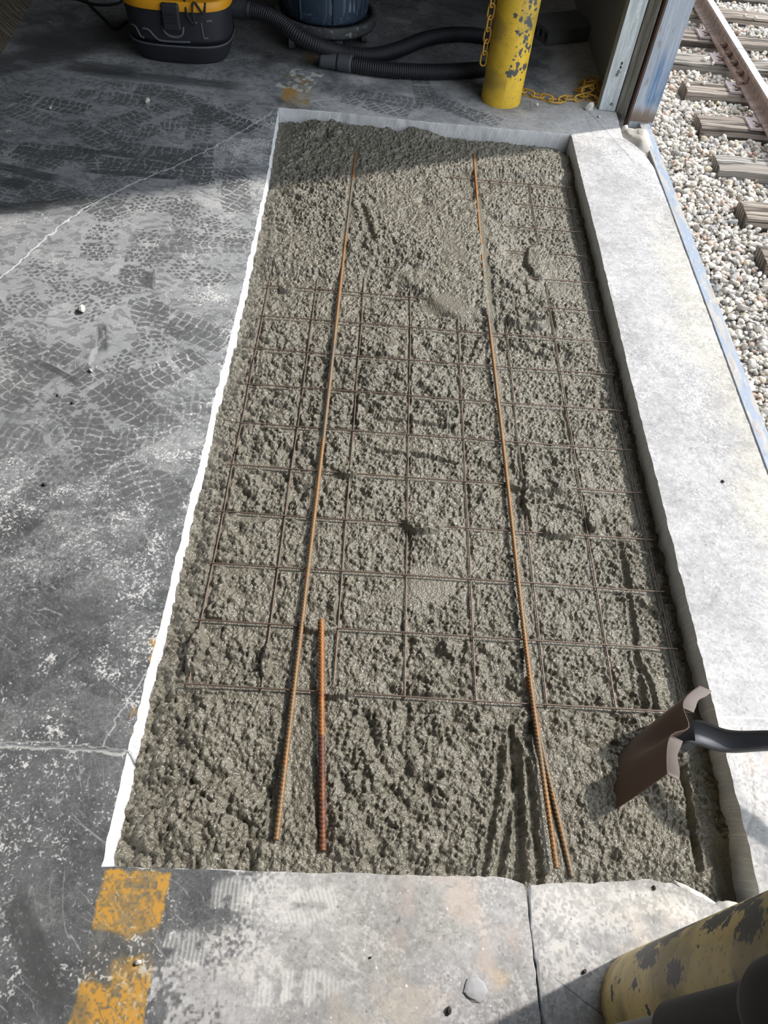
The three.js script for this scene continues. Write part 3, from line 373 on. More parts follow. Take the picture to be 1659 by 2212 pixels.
{ // reinforcing bars
  const ribs = (r) => (s, a) => r * (0.9 + 0.28 * sst(0.45, 0.85, Math.abs(Math.sin(Math.PI * (s / 0.0085 + 0.5 * Math.cos(a))))) + (Math.abs(Math.sin(a)) > 0.96 ? 0.08 : 0));
  // scale colours along a bar: grey mill scale, tan, orange, dark red rust
  const scale = [[0.12, 0.115, 0.105], [0.2, 0.125, 0.058], [0.29, 0.115, 0.03], [0.11, 0.042, 0.027]];
  const hue = (seed, at) => (s, a, L) => { let q = at(s / L) + 1.1 * (fbm(s * 7 + seed, Math.cos(a) * 1.2 + seed, 3) - 0.5) + 0.9 * (vn(s * 120 + seed, a * 2) - 0.5); q = Math.min(2.999, Math.max(0, q)); const k = Math.floor(q), f = q - k, t = 0.8 + 0.4 * vn(s * 320, a * 3); return [0, 1, 2].map((c) => mix(scale[k][c], scale[k + 1][c], f) * t); };
  const bar = (pts, seed, at, label, r) => single('reinforcing_bar', sweep(pts.map(([x, y, z]) => V(x, y, z)), r, 14, 0.0021, false, ribs(r), hue(seed, at)), std({ vertexColors: true, roughness: 0.55, metalness: 0.25 }), label, 'rebar', 'reinforcing bars laid on the mesh');
  bar([[0.2335, -0.05, -2.25], [0.229, -0.0485, -1.5], [0.228, -0.049, -0.9], [0.224, -0.049, -0.3], [0.219, -0.054, 0.3]], 1, (t) => t < 0.08 ? 1.9 : t < 0.22 ? 0.3 : t < 0.45 ? 1.2 : t < 0.6 ? 0.5 : 1.15, 'long rusty ribbed rebar lying alongside the short bright orange bar', 0.0047);
  bar([[0.702, -0.049, -2.314], [0.701, -0.0485, -1.6], [0.716, -0.049, -0.75], [0.728, -0.048, -0.06], [0.744, -0.046, 0.327]], 4, (t) => t < 0.12 ? 1.7 : t < 0.3 ? 1.2 : t < 0.42 ? 0.7 : 1.1, 'long orange ribbed rebar crossing over a shorter bar at its end', 0.0047);
  bar([[0.7245, -0.0555, -0.062], [0.743, -0.057, 0.1], [0.776, -0.062, 0.338]], 8, (t) => t < 0.3 ? 1.9 : 0.7, 'shorter dull rebar splayed out from beneath the long orange bar', 0.0045);
  bar([[0.266, -0.0475, -0.167], [0.287, -0.049, 0.09], [0.307, -0.058, 0.314]], 12, (t) => t < 0.55 ? 1.9 : 2.9, 'short bright orange rusted rebar between two mesh wires', 0.0058);
}

// ---------------------------------------------------------------- shovel stuck in the concrete
{
  const sh = thing('shovel', 'worn brown shovel plunged into wet concrete with its handle reaching over the threshold', 'shovel', [0.9935, 0.072, 0.089]);
  const w = V(Math.sin(0.524), 0, -Math.cos(0.524)), down = V(-0.063, -0.132, 0.036).normalize(), n = V(0, 0, 0).crossVectors(w, down).normalize();
  const P = (u, d, k = 0) => V(0, 0, 0).addScaledVector(w, u).addScaledVector(down, d).addScaledVector(n, k);
  const bow = (u) => -0.030 * (1 - (u / 0.105) ** 2) , rows = 22, colsN = 24, pos = [], idx = [];
  const frog = (u, d) => 0.034 * Math.exp(-((u / 0.026) ** 2)) * sst(0.15, 0.0, d);
  for (const side of [0, 1]) for (let j = 0; j <= rows; j++) for (let i = 0; i <= colsN; i++) {
    const u = mix(-0.105, 0.105, i / colsN) * (1 - 0.12 * (j / rows) ** 2), d = mix(0, 0.25, j / rows) + 0.012 * (1 - Math.abs(u) / 0.105) * (j === 0 ? -0.6 : 0), q = P(u, d, -bow(u) - frog(u, d) + side * 0.0028); pos.push(q.x, q.y, q.z);
  }
  const S = (rows + 1) * (colsN + 1);
  for (let j = 0; j < rows; j++) for (let i = 0; i < colsN; i++) { const a = j * (colsN + 1) + i, b = a + 1, c = a + colsN + 1, d = c + 1; idx.push(a, b, c, b, d, c, S + a, S + c, S + b, S + b, S + c, S + d); }
  const rim = []; for (let i = 0; i <= colsN; i++) rim.push(i); for (let j = 1; j <= rows; j++) rim.push(j * (colsN + 1) + colsN); for (let i = colsN - 1; i >= 0; i--) rim.push(rows * (colsN + 1) + i); for (let j = rows - 1; j > 0; j--) rim.push(j * (colsN + 1));
  for (let i = 0; i < rim.length; i++) { const a = rim[i], b = rim[(i + 1) % rim.length]; idx.push(a, S + a, b, b, S + a, S + b); }
  const g = new THREE.BufferGeometry(); g.setAttribute('position', new THREE.Float32BufferAttribute(pos, 3)); g.setIndex(idx); g.computeVertexNormals();
  const blade = std({ color: srgb(108, 90, 80), roughness: 0.6, metalness: 0.3, side: THREE.DoubleSide });
  part('blade', g, blade, sh, 'rust brown steel blade');
  for (const s of [-1, 1]) { // turned step flanges on the shoulders
    const fp = [], fi = [], out = V(0.86, 0.12, 0.5).normalize();
    for (let i = 0; i <= 10; i++) { const u = s * mix(0.034, 0.106, i / 10), wd = 0.022 + 0.002 * Math.sin(i), base = P(u, -0.003 * (1 - Math.abs(u) / 0.105), -bow(u) - frog(u, 0)); for (const [k, t] of [[0, 0], [1, 0], [1, 1], [0, 1]]) { const q = base.clone().addScaledVector(out, k * wd).add(V(0, t * -0.0028, 0)); fp.push(q.x, q.y, q.z); } }
    for (let i = 0; i < 10; i++) for (let k = 0; k < 4; k++) { const a = i * 4 + k, b = i * 4 + (k + 1) % 4; fi.push(a, b, a + 4, b, b + 4, a + 4); }
    fi.push(0, 1, 2, 0, 2, 3, 40, 42, 41, 40, 43, 42);
    const fg = new THREE.BufferGeometry(); fg.setAttribute('position', new THREE.Float32BufferAttribute(fp, 3)); fg.setIndex(fi); fg.computeVertexNormals(); part('foot_step', fg, std({ color: srgb(112, 104, 100), roughness: 0.7, metalness: 0.3, side: THREE.DoubleSide }), sh);
  }
  // open-backed socket that bends from the blade up into the handle
  const dir = V(0.133, 0.055, 0.041).normalize(), A = P(0, 0.09, 0.006), B = P(0, 0.0, -0.012).add(V(0.004, 0.002, 0)), C = B.clone().addScaledVector(dir, 0.14).add(V(0.012, 0.006, -0.006)), D = B.clone().addScaledVector(dir, 0.3).add(V(0.008, 0, 0));
  const crv = new THREE.CatmullRomCurve3([A, P(0, 0.04, -0.008), B, B.clone().addScaledVector(dir, 0.05).add(V(0.014, -0.012, 0.002)), C, D]), N = 44, sp = [], si = [], sides = 20;
  const fr = crv.computeFrenetFrames(N, false), T = V(0, 0, 0), up = V(0, 0, 0), lat = V(0, 0, 0);
  for (let i = 0; i <= N; i++) {
    const p = crv.getPointAt(i / N), t = crv.getTangentAt(i / N), open = mix(1.45, 0.15, sst(0.45, 0.95, i / N)), r = mix(0.027, 0.0175, sst(0.1, 0.75, i / N));
    lat.crossVectors(t, w).normalize(); up.crossVectors(lat, t).normalize();
    for (const inner of [0, 1]) for (let k = 0; k <= sides; k++) { const a = open + (2 * Math.PI - 2 * open) * k / sides, rr = r - inner * 0.0036, q = p.clone().addScaledVector(lat, Math.cos(a) * rr).addScaledVector(up, Math.sin(a) * rr); sp.push(q.x, q.y, q.z); }
  }
  const rowN = 2 * (sides + 1);
  for (let i = 0; i < N; i++) { for (const o of [0, sides + 1]) for (let k = 0; k < sides; k++) { const a = i * rowN + o + k, b = a + 1, c = a + rowN, d = c + 1; si.push(a, b, c, b, d, c); } for (const k of [0, sides]) { const a = i * rowN + k, b = a + sides + 1, c = a + rowN, d = b + rowN; si.push(a, b, c, b, d, c); } }
  const sg = new THREE.BufferGeometry(); sg.setAttribute('position', new THREE.Float32BufferAttribute(sp, 3)); sg.setIndex(si); sg.computeVertexNormals();
  part('socket', sg, std({ color: srgb(92, 95, 102), roughness: 0.5, metalness: 0.35, side: THREE.DoubleSide }), sh, 'dark steel open-backed socket');
  const E0 = D.clone().addScaledVector(dir, -0.05), E1 = E0.clone().addScaledVector(dir, 0.72);
  part('handle', sweep([E0, E0.clone().lerp(E1, 0.5), E1], 0.0155, 16, 0.05), std({ color: srgb(150, 120, 84), roughness: 0.6 }), sh);
  const lump = single('concrete_clod', jitterGeo(jitterGeo(new THREE.SphereGeometry(0.024, 56, 40), 0.008, 60, 3), 0.004, 190, 8), std({ color: srgb(104, 100, 88), roughness: 0.5, bumpMap: granuleBump, bumpScale: 0.003 }), 'wet concrete clod stuck against the shovel blade shoulder', 'concrete clod');
  lump.position.set(0.985, 0.025, 0.125); lump.scale.set(0.9, 1.25, 0.9);
}

// ---------------------------------------------------------------- bollards
function bollardTex(base, chips, w = 512, h = 1024) {
  const R = rng(base[3]), spots = []; for (let i = 0; i < chips.n; i++) spots.push([chips.u[0] + (chips.u[1] - chips.u[0]) * R(), chips.v[0] + (chips.v[1] - chips.v[0]) * R(), 0.003 + 0.012 * R() ** 2.5, 0.5 + R()]);
  if (chips.list) spots.push(...chips.list);
  return dataTex(w, h, (i, j) => {
    const u = i / w, v = j / h, n = fbm(u * 14, v * 26, 4) - 0.5, dirt = sst(0.5, 0.75, fbm(u * 6 + 3, v * 12, 4)) * chips.dirt; let c = 0;
    for (const [su, sv, r, asp] of spots) { let du = Math.abs(u - su); du = Math.min(du, 1 - du) * 0.53; const dv = (v - sv) * 1.1; if (Math.abs(du) > r * 2 || Math.abs(dv) > r * 3) continue; const e = Math.hypot(du / r, dv / (r * asp)) + 1.3 * (fbm(u * 90, v * 180, 3) - 0.5); if (e < 1) c = Math.max(c, sst(1, 0.9, e)); }
    const sc = sst(0.86, 0.92, ridge(u * 30 + 7, v * 60, 2)) * chips.dirt * 0.6, k = 1 + 0.16 * n;
    return [cl(mix(mix(base[0] * k, 96, dirt), 74, Math.max(c, sc))), cl(mix(mix(base[1] * k, 88, dirt), 76, Math.max(c, sc))), cl(mix(mix(base[2] * k, 66, dirt), 78, Math.max(c, sc)))];
  });
}
function bollard(x, z, tex, label, turn) {
  const b = thing('bollard', label, 'bollard', [x, 0, z], turn);
  const prof = [[0.084, 0], [0.084, 1.08]]; part('post', new THREE.LatheGeometry(prof.map((p) => new THREE.Vector2(...p)), 64), std({ map: tex, roughness: 0.5 }), b);
  const cap = []; for (let i = 0; i <= 10; i++) cap.push(new THREE.Vector2(0.0842 * Math.cos(i / 10 * Math.PI / 2), 1.08 + 0.05 * Math.sin(i / 10 * Math.PI / 2)));
  part('domed_cap', new THREE.LatheGeometry(cap, 64), std({ color: srgb(206, 168, 40), roughness: 0.5 }), b); return b;
}
bollard(0.827, -2.705, bollardTex([216, 178, 52, 11], { n: 70, u: [0.0, 0.16], v: [0.1, 0.42], dirt: 0.35, list: [[0.06, 0.2, 0.006, 2.2], [0.03, 0.26, 0.006, 1.6], [0.08, 0.24, 0.006, 2], [0.97, 0.32, 0.008, 1.2]] }), 'bright yellow steel bollard with a plastic chain hung from it', 0);
bollard(0.866, 0.545, bollardTex([218, 196, 132, 23], { n: 26, u: [0.4, 0.8], v: [0.05, 0.7], dirt: 0.45, list: [[0.62, 0.16, 0.02, 2.4], [0.66, 0.2, 0.016, 2.6], [0.6, 0.24, 0.022, 2.2], [0.56, 0.28, 0.018, 1.8], [0.62, 0.4, 0.02, 2.4], [0.6, 0.46, 0.016, 2.2], [0.68, 0.5, 0.02, 1.8], [0.55, 0.55, 0.02, 1.8], [0.65, 0.62, 0.022, 1.6], [0.5, 0.42, 0.016, 1.6], [0.72, 0.3, 0.015, 2]] }), 'faded yellow steel bollard with peeling paint beside the black sleeved pole', 0);
{ // pole with a thick black sleeve in front of the near bollard
  const p = thing('sleeved_pole', 'grey steel pole with a thick black rubber sleeve beside faded bollard', 'pole', [0.708, 0, 0.606]);
  part('pole', cyl(0.0185, 0.0185, 1.15, 32), std({ color: srgb(74, 75, 76), roughness: 0.55, metalness: 0.2 }), p);
  part('rubber_sleeve', new THREE.LatheGeometry([[0.0187, 0.48], [0.026, 0.483], [0.029, 0.495], [0.0295, 0.75], [0.0295, 1.0], [0.0187, 1.005]].map((q) => new THREE.Vector2(...q)), 40), M.darkRubber, p);
  part('collar', new THREE.LatheGeometry([[0.029, 0.712], [0.037, 0.718], [0.042, 0.735], [0.043, 0.76], [0.043, 0.9], [0.038, 0.92], [0.029, 0.926]].map((q) => new THREE.Vector2(...q)), 40), M.darkRubber, p);
  part('foot', cyl(0.022, 0.0195, 0.03, 32), M.darkRubber, p);
}

// ---------------------------------------------------------------- chains
function linkGeo() {
  const a = 0.0165, r = 0.0115, pts = []; for (let i = 0; i < 9; i++) { const t = -Math.PI / 2 + Math.PI * i / 8; pts.push(V(a + r * Math.cos(t), 0, r * Math.sin(t))); } for (let i = 0; i < 9; i++) { const t = Math.PI / 2 + Math.PI * i / 8; pts.push(V(-a + r * Math.cos(t), 0, r * Math.sin(t))); }
  return sweep(pts, 0.0037, 8, 0.004, true);
}
const LINK = linkGeo();
function chain(label, path, roll0 = 0) {
  const c = thing('plastic_chain', label, 'chain', [0, 0, 0]), crv = new THREE.CatmullRomCurve3(path, false, 'centripetal'), L = crv.getLength(), n = Math.floor(L / 0.041), X = V(1, 0, 0);
  for (let i = 0; i < n; i++) { const t = (i + 0.5) / n, m = part('link', LINK, M.chain, c); m.position.copy(crv.getPointAt(t)); const T = crv.getTangentAt(t), q = new THREE.Quaternion().setFromUnitVectors(X, T); m.quaternion.copy(q).multiply(new THREE.Quaternion().setFromAxisAngle(X, roll0 + (i & 1 ? 1.15 : 0.15))); }
  return c;
}
chain('yellow plastic chain trailing over the floor into a heap by the door track', [V(0.9, 0.012, -2.8), V(0.967, 0.012, -2.753), V(1.025, 0.012, -2.734), V(1.063, 0.012, -2.711), V(1.118, 0.012, -2.75), V(1.169, 0.013, -2.757), V(1.2, 0.014, -2.79), V(1.235, 0.014, -2.76), V(1.262, 0.02, -2.8), V(1.225, 0.022, -2.86), V(1.175, 0.02, -2.82), V(1.2, 0.035, -2.79), V(1.25, 0.04, -2.83), V(1.27, 0.03, -2.9), V(1.22, 0.02, -2.92), V(1.2, 0.03, -2.86), V(1.235, 0.05, -2.83)]);
chain('yellow plastic chain hanging down the side of the bright bollard', [V(0.752, 1.06, -2.66), V(0.729, 0.98, -2.69), V(0.7275, 0.6, -2.7), V(0.726, 0.3, -2.7), V(0.727, 0.135, -2.7)], 0.6);
console.log('bars, shovel, bollards done');

// ---------------------------------------------------------------- door jamb: track, column, rubble
function extrudePlan(pts, th, y0, y1) {                      // a thin folded sheet standing upright, its plan given as a line
  const L = [], R = []; pts.forEach((p, i) => { const a = pts[Math.max(0, i - 1)], b = pts[Math.min(pts.length - 1, i + 1)], dx = b[0] - a[0], dz = b[1] - a[1], l = Math.hypot(dx, dz); L.push(new THREE.Vector2(p[0] - dz / l * th / 2, -(p[1] + dx / l * th / 2))); R.push(new THREE.Vector2(p[0] + dz / l * th / 2, -(p[1] - dx / l * th / 2))); });
  const g = new THREE.ExtrudeGeometry(new THREE.Shape([...L, ...R.reverse()]), { depth: y1 - y0, bevelEnabled: false }); g.rotateX(-Math.PI / 2); g.translate(0, y0, 0); return g;
}
const blueTex = dataTex(512, 1024, (i, j) => {
  const u = i / 512, v = j / 1024 * 3.0, n = fbm(u * 6, v * 9, 4), sc = sst(0.55, 0.66, fbm(u * 22 + v * 6, v * 5 - u * 3, 4)), chalk = sst(0.42, 0.62, n + 0.1 * vn(u * 60, v * 90)), rust = Math.max(sst(0.05, 0.0, v - 0.035 * fbm(u * 12, 3, 3)), sst(0.70, 0.78, fbm(u * 18 + 4, v * 20, 4)) * 0.5);
  const fresh = sst(0.32, 0.18, v) * sst(0.04, 0.09, v) * sst(0.25, 0.45, u + 0.3 * (n - 0.5));
  const fb = fresh * (1 - 0.6 * chalk); let r = mix(150, 84, fb), g = mix(158, 112, fb), b = mix(168, 146, fb);
  const w = 0.35 * sc; r = mix(r, 190, w); g = mix(g, 198, w); b = mix(b, 206, w);
  return [cl(mix(r, 112, rust)), cl(mix(g, 98, rust)), cl(mix(b, 88, rust))];
});
function vertUV(g, du, dv) { const p = g.attributes.position, uv = new Float32Array(p.count * 2); for (let i = 0; i < p.count; i++) { uv[2 * i] = (p.getX(i) + p.getZ(i)) / du; uv[2 * i + 1] = p.getY(i) / dv; } g.setAttribute('uv', new THREE.BufferAttribute(uv, 2)); return g; }
const blueMat = std({ map: blueTex, roughness: 0.55, metalness: 0.1 });
function jamb(sign, z, colLabel, trackLabel) {                 // sign 1: faces +z
  const col = thing('steel_column', colLabel, 'column', [1.37, 0, z]);
  const Z = (a, b) => sign > 0 ? [a, b] : [-b, -a];
  part('front_flange', vertUV(box(0, 0.1, -0.06, 3.5, ...Z(-0.009, 0)), 0.1, 3), blueMat, col, 'chalky blue painted face');
  part('web', vertUV(box(0.03, 0.042, -0.06, 3.5, ...Z(-0.13, -0.009)), 0.1, 3), blueMat, col);
  part('rear_flange', vertUV(box(0, 0.1, -0.06, 3.5, ...Z(-0.139, -0.13)), 0.1, 3), blueMat, col);
  part('inner_lip', box(-0.006, 0.0, -0.06, 3.5, ...Z(-0.05, -0.002)), M.rust, col);
  const tr = thing('door_track', trackLabel, 'door track', [0, 0, z - 0 * sign]); const f = (p) => p.map(([x, d]) => [x, sign * d]);
  part('guide_angle', vertUV(extrudePlan(f([[1.248, -0.12], [1.25, -0.078], [1.317, -0.074], [1.32, -0.11]]), 0.003, 0.002, 3.5), 0.1, 1), M.galv, tr, 'bright galvanised guide');
  part('track_channel', vertUV(extrudePlan(f([[1.322, -0.13], [1.324, -0.072], [1.338, -0.06], [1.341, -0.05], [1.354, -0.035], [1.358, -0.034]]), 0.003, 0.002, 3.5), 0.1, 1), M.galvDark, tr);
  for (const [x, y] of [[1.296, 0.03], [1.283, 0.145], [1.286, 0.158]]) { const b = part('bolt', new THREE.CylinderGeometry(0.006, 0.006, 0.006, 6), M.steelGrey, tr); b.rotation.x = Math.PI / 2; b.position.set(x, y, sign * -0.0705); }
  for (const y of [0.175, 0.19]) { const s = part('slot', rbox(0.006, 0.011, 0.002, 0.001), M.darkRubber, tr); s.position.set(1.288, y, sign * -0.0722); }
}
jamb(1, -2.612, 'tall steel column with chalky blue paint at the far doorway jamb', 'galvanised door track standing against the far doorway jamb');
jamb(-1, 0.622, 'steel column of the doorway jamb behind the faded bollard', 'galvanised door track against the jamb behind the faded bollard');
const stoneMat = std({ color: srgb(198, 196, 190), roughness: 0.95, bumpMap: grainBump, bumpScale: 0.002 });
function rubble(name, label, x, y, z, sx, sy, sz, seed, mat = stoneMat, cat = 'stone', group, turn = 0) { const m = single(name, jitterGeo(jitterGeo(stoneGeo(seed, 4, 1), 0.07, 7, seed), 0.035, 24, seed + 5), mat, label, cat, group); m.position.set(x, y, z); m.scale.set(sx, sy, sz); m.rotation.set(0, turn, 0); return m; }
rubble('broken_mortar', 'rough chalky mortar lump wedged under the blue column beside the edge angle', 1.384, -0.06, -2.47, 0.13, 0.17, 0.32, 5, std({ color: srgb(192, 188, 180), roughness: 0.95 }), 'mortar lump', undefined, 0.25);
rubble('loose_stone', 'grey angular stone lodged in the gap before the blue column', 1.338, -0.01, -2.545, 0.03, 0.05, 0.035, 7, stoneMat);
rubble('loose_stone', 'dark small stone deep in the gap by the mortar lump', 1.34, -0.045, -2.5, 0.03, 0.03, 0.04, 8, std({ color: srgb(110, 104, 98), roughness: 0.95 }));
rubble('loose_stone', 'white faceted stone on the floor before the heaped chain', 1.207, 0.012, -2.683, 0.045, 0.04, 0.04, 9, stoneMat, 'stone', undefined, 0.5);
rubble('concrete_chunk', 'rounded broken concrete chunk at the trench corner by faded bollard', 1.045, -0.02, 0.395, 0.062, 0.06, 0.05, 12, stoneMat, 'concrete chunk');
rubble('concrete_chunk', 'pale broken wedge lying along the chipped slab edge near faded bollard', 1.0, -0.035, 0.372, 0.11, 0.05, 0.03, 14, stoneMat, 'concrete chunk', undefined, -0.5);
rubble('floor_chip', 'flat rough grey chip lying on the pale slab', 0.572, 0.001, 0.53, 0.042, 0.009, 0.042, 15, std({ color: srgb(164, 165, 168), roughness: 0.95, bumpMap: grainBump, bumpScale: 0.001 }), 'chip');
{ // pebbles and crumbs lying on the floor
  const white = stoneMat, dark = std({ color: srgb(52, 50, 50), roughness: 0.8 });
  for (const [x, z, s, d, label] of [[-0.6, -2.407, 0.028, 0, 'rough pale pebble on the dusty floor among boot prints'], [-0.505, -1.108, 0.03, 0, 'pale flattish pebble on the trampled floor beside white smear'], [-0.945, -2.29, 0.014, 0, 'tiny white pebble in a dark smudge on the dusty floor'], [-0.415, -0.86, 0.014, 0, 'small white pebble on the grey dusty floor'], [-0.475, -0.76, 0.008, 1, 'tiny black crumb near a curved boot print'], [-0.43, -0.735, 0.01, 1, 'small black crumb at the end of a boot smear'], [-0.42, -0.46, 0.012, 1, 'black pebble on the scuffed floor beside the joint'], [0.022, 0.512, 0.012, 0, 'small white pebble on the worn yellow line'], [0.76, 0.497, 0.009, 1, 'black sliver on the pale slab between the seam and faded bollard'], [0.53, 0.56, 0.012, 1, 'dark brown pebble on the pale slab beside flat chip'], [0.905, 0.362, 0.009, 1, 'dark pebble on the chipped white slab rim'], [0.4, 0.49, 0.005, 1, 'tiny dark crumb on the pale stained slab'], [0.955, 0.44, 0.016, 1, 'brownish crumb beside the faded bollard and pale slab'], [1.275, -0.62, 0.01, 1, 'dark bead of debris on the white threshold slab'], [1.24, -2.62, 0.016, 0, 'pale crumb on the slab before the door track'], [0.98, -2.68, 0.018, 0, 'pale crumb on the slab beneath the trailing chain']])
    rubble('pebble', label, x, s * 0.3, z, s, s * 0.7, s * 0.8, Math.round(300 + x * 90 + z * 37), d ? dark : white, 'pebble', undefined, x * 9);
}

// ---------------------------------------------------------------- things at the dark end of the hall
{ // wet and dry vacuum
  const v = thing('shop_vacuum', 'black wet and dry vacuum with yellow lid rim on the dusty floor', 'vacuum', [-0.55, 0, -2.93], 0.05);
  const front = (x, y, out = 0) => { const a = 0.213 + 0.03 * (y - 0.08), b = 0.172 + 0.03 * (y - 0.08), c = Math.min(1, Math.abs(x) / a) ** (3.2 / 2); return V(x, y, b * (1 - c * c) ** (1 / 3.2) + out); };
  part('base_skirt', superLoft([[0, 0.17, 0.13, 3], [0.001, 0.186, 0.148, 3.2], [0.012, 0.196, 0.16, 3.2], [0.066, 0.213, 0.178, 3.2], [0.074, 0.216, 0.181, 3.2], [0.08, 0.213, 0.176, 3.2]], 96), M.blackPlastic, v);
  part('tank', superLoft([[0.078, 0.21, 0.17, 3.2], [0.1, 0.2135, 0.1725, 3.2], [0.2, 0.2166, 0.1756, 3.2], [0.208, 0.2166, 0.1756, 3.2]], 96), M.blackPlastic, v);
  part('skirt_edge', sweep(Array.from({ length: 48 }, (_, k) => { const t = k / 48 * 2 * Math.PI, c = Math.cos(t), q = Math.sin(t); return V(0.215 * Math.sign(c) * Math.abs(c) ** (2 / 3.2), 0.077, 0.18 * Math.sign(q) * Math.abs(q) ** (2 / 3.2)); }), 0.0028, 6, 0.012, true), M.dustyPlastic, v);
  part('lid_rim', superLoft([[0.205, 0.218, 0.177, 3.2], [0.207, 0.223, 0.182, 3.2], [0.236, 0.221, 0.18, 3.2], [0.24, 0.21, 0.17, 3.2]], 96), M.yellowPlastic, v, 'yellow plastic rim');
  part('motor_head', superLoft([[0.238, 0.19, 0.15, 3], [0.3, 0.18, 0.145, 2.8], [0.345, 0.15, 0.125, 2.6], [0.36, 0.11, 0.1, 2.4]], 64), M.blackPlastic, v);
  part('carry_handle', sweep([V(-0.09, 0.34, 0), V(-0.085, 0.39, 0), V(0, 0.405, 0), V(0.085, 0.39, 0), V(0.09, 0.34, 0)], 0.014, 12, 0.01), M.yellowPlastic, v);
  const rib = (pts, r = 0.004) => part('moulded_rib', sweep(pts.map(([x, y]) => front(x, y, 0.0005)), r, 8, 0.005), M.dustyPlastic, v);
  rib([[-0.185, 0.13], [-0.165, 0.128], [-0.155, 0.11], [-0.15, 0.098], [-0.135, 0.094]]); rib([[-0.135, 0.13], [-0.11, 0.128], [-0.09, 0.108], [-0.075, 0.095], [-0.06, 0.092], [0.0, 0.092], [0.055, 0.094]]);
  rib([[0.07, 0.165], [0.085, 0.168], [0.09, 0.165]]); rib([[0.108, 0.168], [0.11, 0.13], [0.113, 0.11], [0.13, 0.11]], 0.003); rib([[0.128, 0.172], [0.14, 0.174], [0.15, 0.17]]);
  rib([[-0.05, 0.15], [-0.046, 0.13], [-0.03, 0.115], [-0.008, 0.11], [0.014, 0.113], [0.028, 0.125], [0.034, 0.15]], 0.0055);
  const la = part('latch', rbox(0.072, 0.1, 0.024, 0.01, -0.008, 0.187, 0.184, 3), M.blackPlastic, v); for (let i = 0; i < 3; i++) part('ridge', rbox(0.048, 0.005, 0.006, 0.002, -0.008, 0.17 + i * 0.016, 0.197), M.darkRubber, la);
  part('latch', rbox(0.02, 0.06, 0.05, 0.008, -0.224, 0.175, -0.02, 3), M.blackPlastic, v);
  const port = part('hose_port', new THREE.CylinderGeometry(0.04, 0.043, 0.07, 32), M.blackPlastic, v); port.rotation.z = Math.PI / 2; port.position.set(0.24, 0.165, -0.02);
  for (const s of [-1, 1]) part('rubber_foot', cyl(0.02, 0.018, 0.012, 16, s * 0.12, -0.0, -0.1), M.darkRubber, v);
  part('power_cable', sweep([V(0.05, 0.25, 0.16), V(0.06, 0.2, 0.19), V(0.085, 0.165, 0.194), V(0.082, 0.22, 0.19), V(0.09, 0.245, 0.18), V(0.125, 0.205, 0.182), V(0.132, 0.24, 0.165)], 0.004, 8, 0.006), M.darkRubber, v);
}
{ // corrugated hose from the vacuum to its open end
  const h = thing('vacuum_hose', 'black corrugated vacuum hose looping behind the bright bollard', 'hose', [0, 0, 0]);
  const path = [V(-0.275, 0.166, -2.95), V(-0.2, 0.163, -2.93), V(-0.138, 0.15, -2.907), V(-0.054, 0.12, -2.86), V(0.041, 0.088, -2.855), V(0.139, 0.056, -2.893), V(0.26, 0.04, -2.925), V(0.38, 0.034, -3.03), V(0.505, 0.033, -3.178), V(0.636, 0.033, -3.258), V(0.768, 0.033, -3.27), V(0.87, 0.033, -3.2), V(0.905, 0.033, -3.07), V(0.86, 0.033, -2.95), V(0.75, 0.033, -2.905), V(0.565, 0.033, -2.843), V(0.404, 0.033, -2.82), V(0.264, 0.033, -2.823), V(0.16, 0.033, -2.842)];
  part('corrugated_tube', sweep(path, 0.03, 18, 0.0024, false, (s) => 0.0272 + 0.0045 * (0.5 + 0.5 * Math.cos(s / 0.0096 * 2 * Math.PI)) ** 0.7), M.hose, h);
  const cuff = std({ map: metalScuff(70, 74, 80, 0.4, 30), roughness: 0.6 });
  part('end_cuff', sweep([V(0.185, 0.034, -2.838), V(0.15, 0.034, -2.844), V(0.12, 0.034, -2.849)], 0.0335, 28, 0.01), cuff, h); part('end_cuff', sweep([V(0.122, 0.034, -2.848), V(0.08, 0.034, -2.853), V(0.045, 0.034, -2.857)], 0.031, 28, 0.01), cuff, h);
  part('port_cuff', sweep([V(-0.3, 0.165, -2.956), V(-0.255, 0.166, -2.947)], 0.033, 28, 0.01), M.blackPlastic, h);
}
